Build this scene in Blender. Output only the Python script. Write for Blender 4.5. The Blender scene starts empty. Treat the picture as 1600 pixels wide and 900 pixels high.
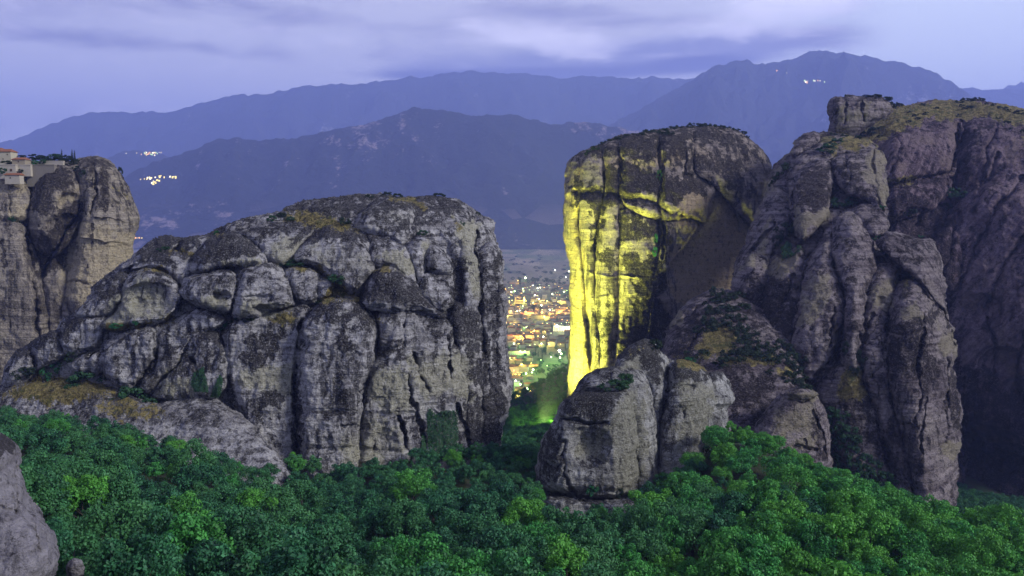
import bpy, math, random
import numpy as np
from mathutils import Vector, Matrix
random.seed(7); rng = np.random.default_rng(7)
scene = bpy.context.scene
COL = scene.collection

# ------------------------------------------------------------------ camera
F = 1244.0                      # focal length in photo pixels
HZ = 330.0                      # photo row of the horizon
CAMZ = 300.0                    # eye height above the plain
TH = math.atan((450 - HZ) / F)
cam_d = bpy.data.cameras.new('camera'); cam = bpy.data.objects.new('camera', cam_d); COL.objects.link(cam)
cam.location = (0, 0, CAMZ); cam.rotation_euler = (math.pi / 2 - TH, 0, 0)
cam_d.sensor_width = 36; cam_d.lens = 36 * F / 1600; cam_d.clip_start = 1; cam_d.clip_end = 80000
scene.camera = cam
FW = np.array([0, math.cos(TH), -math.sin(TH)]); UP = np.array([0, math.sin(TH), math.cos(TH)]); RT = np.array([1.0, 0, 0])
CAM = np.array([0, 0, CAMZ])
def PT(px, py, d):
    px = np.asarray(px, float)[..., None]; py = np.asarray(py, float)[..., None]; d = np.asarray(d, float)[..., None]
    return CAM + d * (FW + RT * (px - 800) / F + UP * (450 - py) / F)
def P1(px, py, d): return Vector(PT(px, py, d).tolist())

# ------------------------------------------------------------------ render + exposure
scene.view_settings.view_transform = 'Standard'; scene.view_settings.look = 'None'
scene.view_settings.exposure = 0.85; scene.view_settings.gamma = 1.0
scene.render.engine = 'CYCLES'
cy = scene.cycles
cy.max_bounces = 4; cy.diffuse_bounces = 2; cy.glossy_bounces = 1; cy.transmission_bounces = 2; cy.volume_bounces = 2
cy.transparent_max_bounces = 4; cy.use_denoising = True; cy.sample_clamp_indirect = 5; cy.caustics_reflective = False; cy.caustics_refractive = False
try: cy.denoiser = 'OPENIMAGEDENOISE'; cy.denoising_input_passes = 'RGB_ALBEDO_NORMAL'
except Exception: pass

# ------------------------------------------------------------------ world + sun
SUN_EL, SUN_AZ = 30.0, 114.0    # azimuth clockwise from +Y (the way we look): right and a little behind us
w = bpy.data.worlds.new('World'); scene.world = w; w.use_nodes = True
nt = w.node_tree; nt.nodes.clear()
class G:
    """tiny node-graph helper"""
    def __init__(s, nt): s.nt = nt
    def n(s, t, **kw):
        nd = s.nt.nodes.new(t)
        for k, v in kw.items(): setattr(nd, k, v)
        return nd
    def link(s, a, b): s.nt.links.new(a, b)
    def put(s, sock, v):
        if isinstance(v, bpy.types.NodeSocket): s.link(v, sock)
        elif isinstance(v, (tuple, list)) and len(v) == 3 and sock.type == 'RGBA': sock.default_value = (*v, 1)
        else: sock.default_value = v
    def math(s, op, a, b=0.0, c=None, clamp=False):
        nd = s.n('ShaderNodeMath', operation=op, use_clamp=clamp); s.put(nd.inputs[0], a); s.put(nd.inputs[1], b)
        if c is not None: s.put(nd.inputs[2], c)
        return nd.outputs[0]
    def mix(s, f, a, b, blend='MIX'):
        nd = s.n('ShaderNodeMix', data_type='RGBA', blend_type=blend, clamp_factor=True)
        s.put(nd.inputs[0], f); s.put(nd.inputs[6], a); s.put(nd.inputs[7], b); return nd.outputs[2]
    def vmul(s, v, k):
        nd = s.n('ShaderNodeVectorMath', operation='MULTIPLY'); s.put(nd.inputs[0], v); nd.inputs[1].default_value = k; return nd.outputs[0]
    def noise(s, v, scale, detail=4, rough=0.55, dist=0.0):
        nd = s.n('ShaderNodeTexNoise'); s.put(nd.inputs['Vector'], v); nd.inputs['Scale'].default_value = scale
        nd.inputs['Detail'].default_value = detail; nd.inputs['Roughness'].default_value = rough; nd.inputs['Distortion'].default_value = dist
        return nd.outputs['Fac']
    def step(s, x, lo, hi):
        nd = s.n('ShaderNodeMapRange', interpolation_type='SMOOTHSTEP'); s.put(nd.inputs[0], x)
        s.put(nd.inputs[1], lo); s.put(nd.inputs[2], hi); return nd.outputs[0]
    def sep(s, v):
        nd = s.n('ShaderNodeSeparateXYZ'); s.put(nd.inputs[0], v); return nd.outputs
    def attr(s, name):
        return s.n('ShaderNodeAttribute', attribute_name=name).outputs
g = G(nt)
sky = g.n('ShaderNodeTexSky', sky_type='NISHITA', sun_disc=False)
sky.sun_elevation = math.radians(SUN_EL); sky.sun_rotation = math.radians(SUN_AZ); sky.dust_density = 1.5; sky.altitude = 600
dirv = g.n('ShaderNodeTexCoord').outputs['Generated']
dx, dy, dz = g.sep(dirv)
az = g.math('ARCTAN2', dx, dy)                      # radians right of the view axis
el = g.math('ARCSINE', dz)
comb = g.n('ShaderNodeCombineXYZ'); g.put(comb.inputs[0], g.math('MULTIPLY', az, 3.0)); g.put(comb.inputs[1], g.math('MULTIPLY', el, 9.5)); 
cv = comb.outputs[0]
n1 = g.noise(cv, 1.1, 6, 0.55, 0.6); n2 = g.noise(cv, 3.2, 7, 0.6, 0.3)
nn = g.math('ADD', g.math('MULTIPLY', n1, 0.65), g.math('MULTIPLY', n2, 0.35))
def blob(a0, e0, ra, re, gain):
    u = g.math('DIVIDE', g.math('SUBTRACT', az, a0), ra); v = g.math('DIVIDE', g.math('SUBTRACT', el, e0), re)
    r = g.math('ADD', g.math('MULTIPLY', u, u), g.math('MULTIPLY', v, v))
    return g.math('MULTIPLY', g.math('EXPONENT', g.math('MULTIPLY', r, -1.0)), gain)
def pix(px, py): return (math.atan((px - 800) / F), math.atan((HZ - py) / F))
def ad(*a):
    r = a[0]
    for b in a[1:]: r = g.math('ADD', r, b)
    return r
base_hi = (0.80, 0.80, 0.94); base_lo = (0.72, 0.75, 0.96); bright_r = (1.02, 1.12, 1.26)
skyc = g.mix(g.step(el, 0.03, 0.20), base_lo, base_hi)
skyc = g.mix(g.math('MULTIPLY', g.step(az, 0.12, 0.50), g.step(el, 0.0, 0.12)), skyc, bright_r)
natural = g.mix(1.0, sky.outputs[0], (0.08, 0.08, 0.09), 'MULTIPLY')
skyc = g.mix(0.10, skyc, natural)
mask_r = g.step(az, pix(1400, 0)[0], pix(1290, 0)[0])        # the cloud bank ends left of the grassy hilltop
# dark undersides of the cloud sheet
a1, e1 = pix(60, 60); a2, e2 = pix(310, 100); a3, e3 = pix(1190, 88); a4, e4 = pix(1000, 52); a5, e5 = pix(560, 50); a6, e6 = pix(250, 30); a7, e7 = pix(860, 30)
dk = ad(blob(a1, e1, .16, .028, .50), blob(a2, e2, .17, .011, .75), blob(a3, e3, .12, .014, .85), blob(a4, e4, .18, .016, .50), blob(a5, e5, .20, .012, .35), blob(a6, e6, .25, .020, .25), blob(a7, e7, .14, .016, .45))
dkf = g.step(g.math('ADD', dk, g.math('MULTIPLY', g.math('SUBTRACT', nn, 0.5), 4.2)), 0.05, 0.95)
skyc = g.mix(g.math('MULTIPLY', g.math('MULTIPLY', dkf, 0.95), mask_r), skyc, (0.31, 0.31, 0.49))
# grey bank resting on the far ridge
k1, m1 = pix(870, 104); k2, m2 = pix(1120, 92); k3, m3 = pix(700, 122)
bank = ad(blob(k1, m1, .17, .022, 1.0), blob(k2, m2, .13, .020, 1.0), blob(k3, m3, .09, .012, .7))
skyc = g.mix(g.math('MULTIPLY', g.step(g.math('ADD', bank, g.math('MULTIPLY', g.math('SUBTRACT', n2, .5), 1.0)), .1, .95), mask_r), skyc, (0.36, 0.38, 0.62))
q1, r1 = pix(860, 121); q2, r2 = pix(1090, 108); q3, r3 = pix(660, 126)
low_ = ad(blob(q1, r1, .17, .0095, 1.25), blob(q2, r2, .07, .010, 1.1), blob(q3, r3, .07, .006, .7))
# bright cloud tops / fog on the ridge
b1, f1 = pix(900, 75); b2, f2 = pix(1245, 28); b3, f3 = pix(780, 112); b4, f4 = pix(1060, 100); b5, f5 = pix(800, 60); b6, f6 = pix(1130, 60)
br = ad(blob(b1, f1, .09, .018, .60), blob(b2, f2, .075, .026, .80), blob(b3, f3, .05, .008, .3), blob(b4, f4, .05, .006, .2), blob(b5, f5, .06, .015, .5), blob(b6, f6, .08, .012, .4))
brf = g.step(g.math('ADD', br, g.math('MULTIPLY', g.math('SUBTRACT', n2, 0.5), 2.4)), 0.0, 0.80)
skyc = g.mix(g.math('MULTIPLY', g.math('MULTIPLY', brf, 0.7), mask_r), skyc, (1.25, 1.22, 1.42))
skyc = g.mix(g.step(g.math('ADD', low_, g.math('MULTIPLY', g.math('SUBTRACT', n2, .5), .5)), .15, 1.1), skyc, (0.19, 0.21, 0.44))
skyc = g.mix(g.step(el, 0.30, 0.9), skyc, (0.26, 0.27, 0.44))
skyc = g.mix(g.step(el, 0.0, -0.1), skyc, (0.10, 0.12, 0.24))
bg = g.n('ShaderNodeBackground'); g.put(bg.inputs[0], skyc); bg.inputs[1].default_value = 0.60
out = g.n('ShaderNodeOutputWorld'); g.link(bg.outputs[0], out.inputs[0])

sd = bpy.data.lights.new('sun', 'SUN'); sd.energy = 2.6; sd.angle = math.radians(11); sd.color = (1.0, 0.98, 0.955)
sun = bpy.data.objects.new('sun', sd); COL.objects.link(sun)
sv = Vector((math.sin(math.radians(SUN_AZ)) * math.cos(math.radians(SUN_EL)), math.cos(math.radians(SUN_AZ)) * math.cos(math.radians(SUN_EL)), math.sin(math.radians(SUN_EL))))
sun.rotation_euler = sv.to_track_quat('Z', 'Y').to_euler()

# ------------------------------------------------------------------ numpy noise
_p = rng.permutation(256); PERM = np.concatenate([_p, _p, _p]).astype(np.int64)
_gv = rng.normal(size=(256, 3)); GRAD = (_gv / np.linalg.norm(_gv, axis=1)[:, None]).astype(np.float32)
def perlin(p):
    p = np.asarray(p, np.float32); i = np.floor(p).astype(np.int64); f = p - i; i &= 255
    u = f * f * f * (f * (f * 6 - 15) + 10)
    r = 0
    for dx_ in (0, 1):
        for dy_ in (0, 1):
            for dz_ in (0, 1):
                h = PERM[PERM[PERM[(i[:, 0] + dx_) & 255] + ((i[:, 1] + dy_) & 255)] + ((i[:, 2] + dz_) & 255)]
                gd = GRAD[h]
                dot = gd[:, 0] * (f[:, 0] - dx_) + gd[:, 1] * (f[:, 1] - dy_) + gd[:, 2] * (f[:, 2] - dz_)
                wx = u[:, 0] if dx_ else 1 - u[:, 0]; wy = u[:, 1] if dy_ else 1 - u[:, 1]; wz = u[:, 2] if dz_ else 1 - u[:, 2]
                r = r + dot * wx * wy * wz
    return r * 1.6
def fbm(p, oct=4, gain=.5, lac=2.03):
    r = 0; a = 1; p = np.asarray(p, np.float32)
    for k in range(oct): r = r + a * perlin(p + 17.3 * k); p = p * lac; a *= gain
    return r
def ridged(p, oct=4, gain=.5):
    r = 0; a = 1; p = np.asarray(p, np.float32)
    for k in range(oct): r = r + a * (1 - np.abs(perlin(p + 9.1 * k)) * 2); p = p * 2.07; a *= gain
    return r

# ------------------------------------------------------------------ object helpers
def tag(o, label=None, cat=None, group=None, kind=None):
    if label: o['label'] = label
    if cat: o['category'] = cat
    if group: o['group'] = group
    if kind: o['kind'] = kind
    return o
def empty(name, loc, label=None, cat=None, group=None):
    o = bpy.data.objects.new(name, None); COL.objects.link(o); o.location = loc; o.empty_display_size = 1
    return tag(o, label, cat, group)
def link_mesh(name, me, mat, parent=None, local=False):
    if mat is not None and not me.materials: me.materials.append(mat)
    o = bpy.data.objects.new(name, me); COL.objects.link(o)
    if parent is not None:
        o.parent = parent
        if not local: o.matrix_parent_inverse = Matrix.Translation(-Vector(parent.location))
    return o
def np_mesh(name, v, f, smooth=True):
    me = bpy.data.meshes.new(name); v = np.asarray(v, np.float32); f = np.asarray(f, np.int32)
    k = f.shape[1]; me.vertices.add(len(v)); me.vertices.foreach_set('co', v.ravel())
    me.loops.add(f.size); me.loops.foreach_set('vertex_index', f.ravel())
    me.polygons.add(len(f)); me.polygons.foreach_set('loop_start', np.arange(0, f.size, k, dtype=np.int32))
    if smooth: me.polygons.foreach_set('use_smooth', np.ones(len(f), bool))
    me.update(calc_edges=True); me.validate(); return me
def mesh_pyd(name, v, f):
    me = bpy.data.meshes.new(name); me.from_pydata([tuple(a) for a in v], [], f); me.update(); return me

# ------------------------------------------------------------------ materials
def new_mat(name):
    m = bpy.data.materials.new(name); m.use_nodes = True; m.node_tree.nodes.clear(); return m, G(m.node_tree)
def finish(m, g, col, rough=0.9, bump=None, bstr=0.5, bdist=1.0, spec=0.2):
    b = g.n('ShaderNodeBsdfPrincipled'); g.put(b.inputs['Base Color'], col); g.put(b.inputs['Roughness'], rough)
    b.inputs['Specular IOR Level'].default_value = spec
    if bump is not None:
        bn = g.n('ShaderNodeBump'); bn.inputs['Strength'].default_value = bstr; bn.inputs['Distance'].default_value = bdist
        g.put(bn.inputs['Height'], bump); g.link(bn.outputs[0], b.inputs['Normal'])
    o = g.n('ShaderNodeOutputMaterial'); g.link(b.outputs[0], o.inputs[0]); return m
def rock_mat(name, light, mid, lichen, tan, sc=1.0, up_l=0.9, stain_bias=0.0, tilt=0.0, speck=0.75, band=0.35, wash=.55):
    """layered conglomerate: strata + vertical run-off streaks + lichen where attribute 'paint'.r or the slope says so"""
    m, g = new_mat(name)
    pos = g.n('ShaderNodeNewGeometry').outputs['Position']; nrm = g.n('ShaderNodeNewGeometry').outputs['Normal']
    rot = g.n('ShaderNodeMapping'); g.link(pos, rot.inputs['Vector']); rot.inputs['Rotation'].default_value = (0, tilt, 0); rp = rot.outputs[0]
    pa = g.n('ShaderNodeAttribute', attribute_name='paint'); pr, pg, pb = g.sep(pa.outputs['Vector'])
    low = g.noise(pos, 0.035 / sc, 5, 0.6, 0.3)
    strata = g.noise(g.vmul(rp, (0.018, 0.018, 0.55)), 1.0 / sc, 7, 0.62)
    strata2 = g.noise(g.vmul(rp, (0.05, 0.05, 1.6)), 1.0 / sc, 5, 0.6)
    streak = g.noise(g.vmul(pos, (0.30, 0.30, 0.012)), 1.0 / sc, 6, 0.62, 0.2)
    midn = g.noise(pos, 0.22 / sc, 7, 0.68); fine = g.noise(pos, 1.7 / sc, 5, 0.7)
    vor = g.n('ShaderNodeTexVoronoi'); g.link(pos, vor.inputs['Vector']); vor.inputs['Scale'].default_value = 1.4 / sc
    nx, ny, nz = g.sep(nrm)
    c = g.mix(g.step(ad2(g, strata, g.math('MULTIPLY', low, 0.6)), 0.62, 1.0), mid, light)
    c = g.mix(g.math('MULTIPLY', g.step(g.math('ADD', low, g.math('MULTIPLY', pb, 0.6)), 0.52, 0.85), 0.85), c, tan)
    c = g.mix(g.math('MULTIPLY', g.step(strata2, 0.50, 0.68), band), c, lichen)
    c = g.mix(g.math('MULTIPLY', g.step(g.math('SUBTRACT', streak, g.math('ADD', g.math('MULTIPLY', pb, 0.10), g.math('MULTIPLY', g.math('SUBTRACT', low, .5), .5))), 0.50, 0.62), wash), c, lichen)
    # lichen and painted shade
    lf = ad2(g, g.math('MULTIPLY', pr, 1.0), g.math('MULTIPLY', g.math('SUBTRACT', nz, 0.28), up_l), g.math('MULTIPLY', g.math('SUBTRACT', midn, 0.5), 2.2),
             g.math('MULTIPLY', g.math('SUBTRACT', fine, 0.5), 1.1), g.math('MULTIPLY', g.math('SUBTRACT', streak, 0.5), 1.3), g.math('MULTIPLY', pb, -0.5), stain_bias)
    c = g.mix(g.math('MULTIPLY', g.step(lf, 0.18, 0.62), 0.92), c, lichen)
    # pale pebbles + dark grit
    grit = g.noise(pos, 1.5 / sc, 4, 0.85); big = g.noise(pos, 0.5 / sc, 5, 0.75)
    c = g.mix(g.math('MULTIPLY', g.step(grit, 0.54, 0.62), speck * .45), c, tuple(min(k * 1.25, 1) for k in light))
    c = g.mix(g.math('MULTIPLY', g.step(grit, 0.47, 0.39), speck * .55), c, (0.012, 0.010, 0.009))
    c = g.mix(g.math('MULTIPLY', g.step(big, 0.47, 0.36), .6), c, lichen)
    c = g.mix(g.math('MULTIPLY', g.math('MULTIPLY', g.step(big, 0.56, 0.66), g.step(lf, .5, .2)), .45), c, tuple(min(k * 1.25, 1) for k in light))
    c = g.mix(g.math('MULTIPLY', g.step(g.noise(pos, .7 / sc, 6, .8), .55, .66), .4), c, tuple(k * .75 for k in light))
    # dry grass
    gn = g.noise(pos, 0.5 / sc, 5, 0.7)
    gcol = g.mix(g.step(gn, .36, .64), (0.075, 0.062, 0.022), (0.31, 0.255, 0.10)); gcol = g.mix(g.step(midn, 0.50, 0.64), gcol, (0.075, 0.085, 0.028)); gcol = g.mix(g.step(grit, .47, .38), gcol, (0.03, 0.026, 0.012))
    c = g.mix(g.step(g.math('ADD', pg, g.math('MULTIPLY', g.math('SUBTRACT', big, 0.5), 2.6)), 0.35, 0.75), c, gcol)
    h = ad2(g, g.math('MULTIPLY', midn, 1.4), g.math('MULTIPLY', fine, 0.55), g.math('MULTIPLY', strata2, 0.45), g.math('MULTIPLY', strata, 0.8), g.math('MULTIPLY', big, .8), g.math('MULTIPLY', vor.outputs['Distance'], 0.18))
    return finish(m, g, c, 0.92, h, 1.0, 1.7 * sc, 0.15)
def ad2(g, *a):
    r = a[0]
    for b in a[1:]: r = g.math('ADD', r, b)
    return r

M_A = rock_mat('near_rock', (0.52, 0.505, 0.50), (0.208, 0.198, 0.198), (0.012, 0.010, 0.010), (0.34, 0.325, 0.225), 1.0, 0.75, 0.0, band=.1, wash=.8)
M_C = rock_mat('small_rock', (0.46, 0.455, 0.43), (0.178, 0.175, 0.164), (0.011, 0.009, 0.008), (0.220, 0.212, 0.149), 0.8, 0.8, 0.0, band=.12, wash=.6)
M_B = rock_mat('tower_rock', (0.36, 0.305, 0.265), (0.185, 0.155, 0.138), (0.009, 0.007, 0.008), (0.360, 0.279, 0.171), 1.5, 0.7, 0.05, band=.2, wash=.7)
M_D = rock_mat('brown_rock', (0.32, 0.275, 0.27), (0.098, 0.077, 0.082), (0.009, 0.006, 0.006), (0.236, 0.208, 0.136), 1.3, 0.6, 0.02, band=.12, wash=.7)
M_E = rock_mat('purple_rock', (0.25, 0.185, 0.205), (0.072, 0.047, 0.060), (0.007, 0.004, 0.006), (0.174, 0.130, 0.117), 1.7, 0.4, 0.08, tilt=math.radians(52), band=.4)
M_F = rock_mat('pale_rock', (0.408, 0.357, 0.281), (0.204, 0.175, 0.147), (0.018, 0.014, 0.013), (0.46, 0.385, 0.245), 1.5, 0.7, -0.10, band=.1, wash=.7)
M_G = rock_mat('lilac_rock', (0.33, 0.31, 0.33), (0.20, 0.186, 0.20), (0.03, 0.027, 0.028), (0.27, 0.26, 0.25), 0.45, 0.5, -0.25, band=.05, speck=.4)

# ------------------------------------------------------------------ rock lobes
def chaikin(p, n=2):
    p = np.asarray(p, float)
    for _ in range(n):
        q = np.roll(p, -1, 0); p = np.stack([.78 * p + .22 * q, .22 * p + .78 * q], 1).reshape(-1, 2)
    return p
def seg_dist(X, Y, a, b):
    d = b - a; L = float(d @ d) + 1e-9
    t = np.clip(((X - a[0]) * d[0] + (Y - a[1]) * d[1]) / L, 0, 1)
    qx = a[0] + t * d[0]; qy = a[1] + t * d[1]
    return (X - qx) ** 2 + (Y - qy) ** 2, qx, qy
def poly_inside(X, Y, p):
    ins = np.zeros(X.shape, bool); q = np.roll(p, -1, 0)
    for (x0, y0), (x1, y1) in zip(p, q):
        if y0 == y1: continue
        c = ((y0 > Y) != (y1 > Y)) & (X < (x1 - x0) * (Y - y0) / (y1 - y0) + x0); ins ^= c
    return ins
def poly_dist(X, Y, p):
    best = np.full(X.shape, 1e18); bx = np.zeros(X.shape); by = np.zeros(X.shape); q = np.roll(p, -1, 0)
    for a, b in zip(p, q):
        d, qx, qy = seg_dist(X, Y, a, b); m = d < best; best[m] = d[m]; bx[m] = qx[m]; by[m] = qy[m]
    return np.sqrt(best), bx, by
def line_dist(X, Y, pts):
    best = np.full(X.shape, 1e18)
    for a, b in zip(pts[:-1], pts[1:]):
        d, _, _ = seg_dist(X, Y, np.array(a, float), np.array(b, float)); best = np.minimum(best, d)
    return np.sqrt(best)
def box_blur(a, r):
    for ax in (0, 1):
        k = 2 * r + 1; pad = [(0, 0), (0, 0)]; pad[ax] = (r + 1, r); c = np.cumsum(np.pad(a, pad, mode='edge'), ax)
        a = (np.take(c, range(k, c.shape[ax]), ax) - np.take(c, range(0, c.shape[ax] - k), ax)) / k
    return a

STEP = 1.5
class Rock:
    def __init__(s, name, label, group, D, mat, cracks=(), hollows=(), paint=(), sc=1.0, rough=1.0, cat='rock', step=None, strata=1.0):
        """D(px,py): distance of the rock's middle plane. paint: (channel, kind, pts, soft, amount)"""
        s.D, s.mat, s.cracks, s.hollows, s.paint, s.sc, s.rough = D, mat, cracks, hollows, paint, sc, rough
        s.name, s.label, s.cat, s.group, s.root, s.step = name, label, cat, group, None, step or STEP; s.strata = strata
    def start(s, px, py):
        s.root = empty(s.name, P1(px, py, float(s.D(np.array(px), np.array(py)))), s.label, s.cat, s.group)
    def lobe(s, name, poly, off=0.0, t=10.0, R=18.0, tb=None, label=None, amp=1.0, smooth=2, tilt=(0, 0), grass=0.0):
        p = chaikin(poly, smooth); h = s.step
        x0, y0 = p.min(0) - 2 * h; x1, y1 = p.max(0) + 2 * h
        X, Y = np.meshgrid(np.arange(x0, x1, h), np.arange(y0, y1, h))
        # ragged, natural outline: warp the lookup position a little
        wv = PT(X.ravel(), Y.ravel(), np.full(X.size, 1.0)) * 0 + np.stack([X.ravel() / 26, Y.ravel() / 26, np.full(X.size, len(name) + poly[0][0] * .37)], 1)
        wx = fbm(wv, 3).reshape(X.shape) * 1.6; wy = fbm(wv + 55.5, 3).reshape(X.shape) * 1.6
        ins = poly_inside(X, Y, p); dist, bx, by = poly_dist(X, Y, p)
        cell = ins[:-1, :-1] | ins[1:, :-1] | ins[:-1, 1:] | ins[1:, 1:]
        used = np.zeros(X.shape, bool)
        used[:-1, :-1] |= cell; used[1:, :-1] |= cell; used[:-1, 1:] |= cell; used[1:, 1:] |= cell
        ring = used & ~ins
        XX = np.where(ring, bx, X); YY = np.where(ring, by, Y)
        sdm = np.where(ins, dist, 0.0); Rr = min(R, max(sdm.max() * 0.95, 2))
        q = 1 - np.clip(sdm / Rr, 0, 1); prof = np.sqrt(np.clip(1 - q ** 2.2, 0, 1))
        pb_ = box_blur(box_blur(prof, 2), 2); kk = np.clip(sdm / (0.35 * Rr), 0, 1); prof = prof * (1 - kk) + pb_ * kk
        XX = XX + wx; YY = YY + wy
        cx, cyy = p.mean(0)
        Dp = s.D(XX, YY) + off + tilt[0] * (XX - cx) + tilt[1] * (cyy - YY)
        add = np.zeros(X.shape); cq = np.stack([XX.ravel() / 22, YY.ravel() / 22, XX.ravel() * 0 + 9], 1); cwx = fbm(cq, 3).reshape(X.shape) * 5; cwy = fbm(cq + 31, 3).reshape(X.shape) * 4
        for c in s.cracks:
            pts, wd, dep = c
            a = np.array(pts, float)
            if a[:, 0].max() < x0 - 9 or a[:, 0].min() > x1 + 9 or a[:, 1].max() < y0 - 9 or a[:, 1].min() > y1 + 9: continue
            ld = line_dist(XX + cwx, YY + cwy, pts); add += dep * (1.5 if dep > 0 else 1) * np.exp(-(ld / (wd * (1.15 if dep > 0 else 1))) ** 2)
        for (hx, hy, rx, ry, dep) in s.hollows:
            if hx + rx < x0 or hx - rx > x1 or hy + ry < y0 or hy - ry > y1: continue
            u = (XX - hx) / rx; v = (YY - hy) / ry; v = np.where(v < 0, v * 1.35, v * 0.85)
            r2 = u * u + v * v; add += dep * np.clip(1 - r2, 0, 1) ** 0.7
        front = Dp - t * prof + add * np.clip(sdm / 4, 0, 1); tbk = t if tb is None else tb
        back = np.maximum(Dp + tbk * prof, front + .2)
        idf = -np.ones(X.shape, int); nU = used.sum(); idf[used] = np.arange(nU)
        idb = idf.copy(); inner = used & ~ring; idb[inner] = nU + np.arange(inner.sum())
        V = PT(XX[used], YY[used], front[used]); VB = PT(XX[inner], YY[inner], back[inner]); V = np.concatenate([V, VB])
        jj, ii = np.nonzero(cell)
        ff = np.stack([idf[jj, ii], idf[jj + 1, ii], idf[jj + 1, ii + 1], idf[jj, ii + 1]], 1)
        fb = np.stack([idb[jj, ii], idb[jj, ii + 1], idb[jj + 1, ii + 1], idb[jj + 1, ii]], 1)
        allring = ring[jj, ii] & ring[jj + 1, ii] & ring[jj + 1, ii + 1] & ring[jj, ii + 1]
        ff = ff[~allring]; fb = fb[~allring]; fc = np.concatenate([ff, fb])
        # normals
        e1 = V[fc[:, 2]] - V[fc[:, 0]]; e2 = V[fc[:, 3]] - V[fc[:, 1]]; nf = np.cross(e1, e2)
        N = np.zeros_like(V)
        for k in range(4): np.add.at(N, fc[:, k], nf)
        N /= (np.linalg.norm(N, axis=1)[:, None] + 1e-9)
        a = s.sc * amp * s.rough; S = s.sc
        off3 = np.array([cx * .013, cyy * .017, 0])
        dsp = 1.5 * a * fbm(V / (26 * S) + off3, 3) + 0.75 * a * (ridged(V / (8 * S), 3) - .9) * .6
        warp = fbm(V / (30 * S) + 4.4, 2)
        st = V * np.array([1 / 60, 1 / 60, 1 / 3.6]) / S; st[:, 2] += warp * .9
        hz = np.clip(1 - np.abs(N[:, 2]) * 1.2, 0, 1)
        dsp += 0.55 * a * s.strata * np.tanh(2.2 * fbm(st, 3)) * (0.35 + hz); dsp += 0.42 * a * fbm(V / (3.6 * S) + 7.7, 3, .6)
        fl = V * np.array([1 / 6.5, 1 / 6.5, 1 / 70]) / S; dsp += 0.75 * a * (1 - np.abs(fbm(fl + 3.3, 3)) * 1.8) * hz
        dsp += 0.22 * a * fbm(V / (1.6 * S), 2)
        V = V + N * dsp[:, None]
        # paint
        UX = np.concatenate([XX[used], XX[inner]]); UY = np.concatenate([YY[used], YY[inner]])
        wob = fbm(np.stack([UX / 14, UY / 20, UX * 0 + 1.5], 1), 5, .62) * 1.5
        C = np.zeros((len(V), 4), np.float32); C[:, 3] = 1; C[:, 1] = grass
        for (ch, kind, pts, soft, amt) in s.paint:
            pp = np.array(pts, float)
            mrg = soft * 3 + 12
            if pp[:, 0].max() < x0 - mrg or pp[:, 0].min() > x1 + mrg or pp[:, 1].max() < y0 - mrg or pp[:, 1].min() > y1 + mrg: continue
            if kind == 'p':
                iw = poly_inside(UX, UY, pp); dd, _, _ = poly_dist(UX, UY, pp); sd_ = np.where(iw, dd, -dd)
            else:
                wd = kind; sd_ = wd - line_dist(UX, UY, [tuple(q) for q in pp])
            k = np.clip((sd_ + wob * min(soft * 1.1 + 2.5, 9)) / (soft + 1) * .5 + .5, 0, 1); C[:, ch] += amt * k
        me = np_mesh(name, V, fc)
        at = me.color_attributes.new('paint', 'FLOAT_COLOR', 'POINT'); at.data.foreach_set('color', np.clip(C, -1, 1.5).ravel())
        o = link_mesh(name, me, s.mat, s.root)
        if label: o['label'] = label
        return o
#ROCKS
# ================================================================== ROCK: big cracked dome, left of centre
def pw(y, *k):                       # piecewise-linear helper
    return np.interp(y, [a for a, _ in k], [b for _, b in k])
def D_A(x, y): return pw(y, (280, 395), (330, 372), (400, 350), (470, 338), (600, 330), (800, 322)) + pw(x, (-40, 24), (150, 12), (350, 0), (620, 0), (720, 10), (800, 34))
A_cr = [([(475, 500), (470, 545), (465, 590), (466, 640), (467, 700), (468, 780)], 3.2, 9), ([(589, 512), (588, 545), (578, 572), (566, 600), (562, 612)], 2.2, 6),
        ([(631, 475), (631, 520), (633, 540)], 1.6, 3), ([(648, 552), (655, 580), (668, 612)], 2.0, 6), ([(622, 652), (635, 690), (642, 728)], 2.0, 6),
        ([(638, 585), (645, 620), (655, 650), (664, 700)], 1.8, 4), ([(745, 360), (746, 430), (750, 480), (758, 540), (765, 600), (775, 640)], 1.8, 5),
        ([(697, 515), (702, 560), (706, 590)], 1.5, 3), ([(774, 430), (776, 500), (775, 580)], 1.5, 4), ([(715, 635), (728, 670), (738, 700)], 1.8, 4), ([(757, 620), (757, 680)], 1.4, 3),
        ([(312, 590), (292, 545), (268, 580), (240, 612)], 1.2, 2), ([(372, 432), (374, 452), (363, 480), (358, 492)], 1.8, 5), ([(242, 520), (240, 560), (222, 598), (206, 606)], 2.0, 6),
        ([(160, 542), (161, 580), (166, 590), (188, 592)], 1.8, 5), ([(48, 542), (52, 572)], 1.5, 4), ([(165, 520), (158, 548), (140, 560)], 2.0, 5), ([(584, 690), (578, 730), (574, 745)], 1.6, 3),
        ([(538, 667), (571, 668)], 2, 1.6), ([(300, 480), (362, 486)], 1.2, 2), ([(590, 535), (622, 535)], 2.0, -2.5), ([(645, 550), (700, 552), (756, 556)], 2.0, -1.2),
        ([(668, 380), (664, 400), (668, 412)], 1.6, 4), ([(190, 600), (188, 580), (190, 570)], 1, 2), ([(470, 530), (560, 545)], 2.5, -.8), ([(465, 640), (700, 650)], 3, .8), ([(480, 700), (620, 702)], 3, .7)]
A_ho = [(236, 462, 42, 30, 7), (345, 462, 17, 13, 6.5), (408, 481, 18, 7, 5), (405, 465, 26, 8, 2.5), (592, 633, 14, 16, 2), (665, 487, 17, 4, 1.6), (590, 478, 14, 5, 2.5), (218, 470, 14, 10, 2), (600, 690, 25, 30, 2)]
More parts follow.
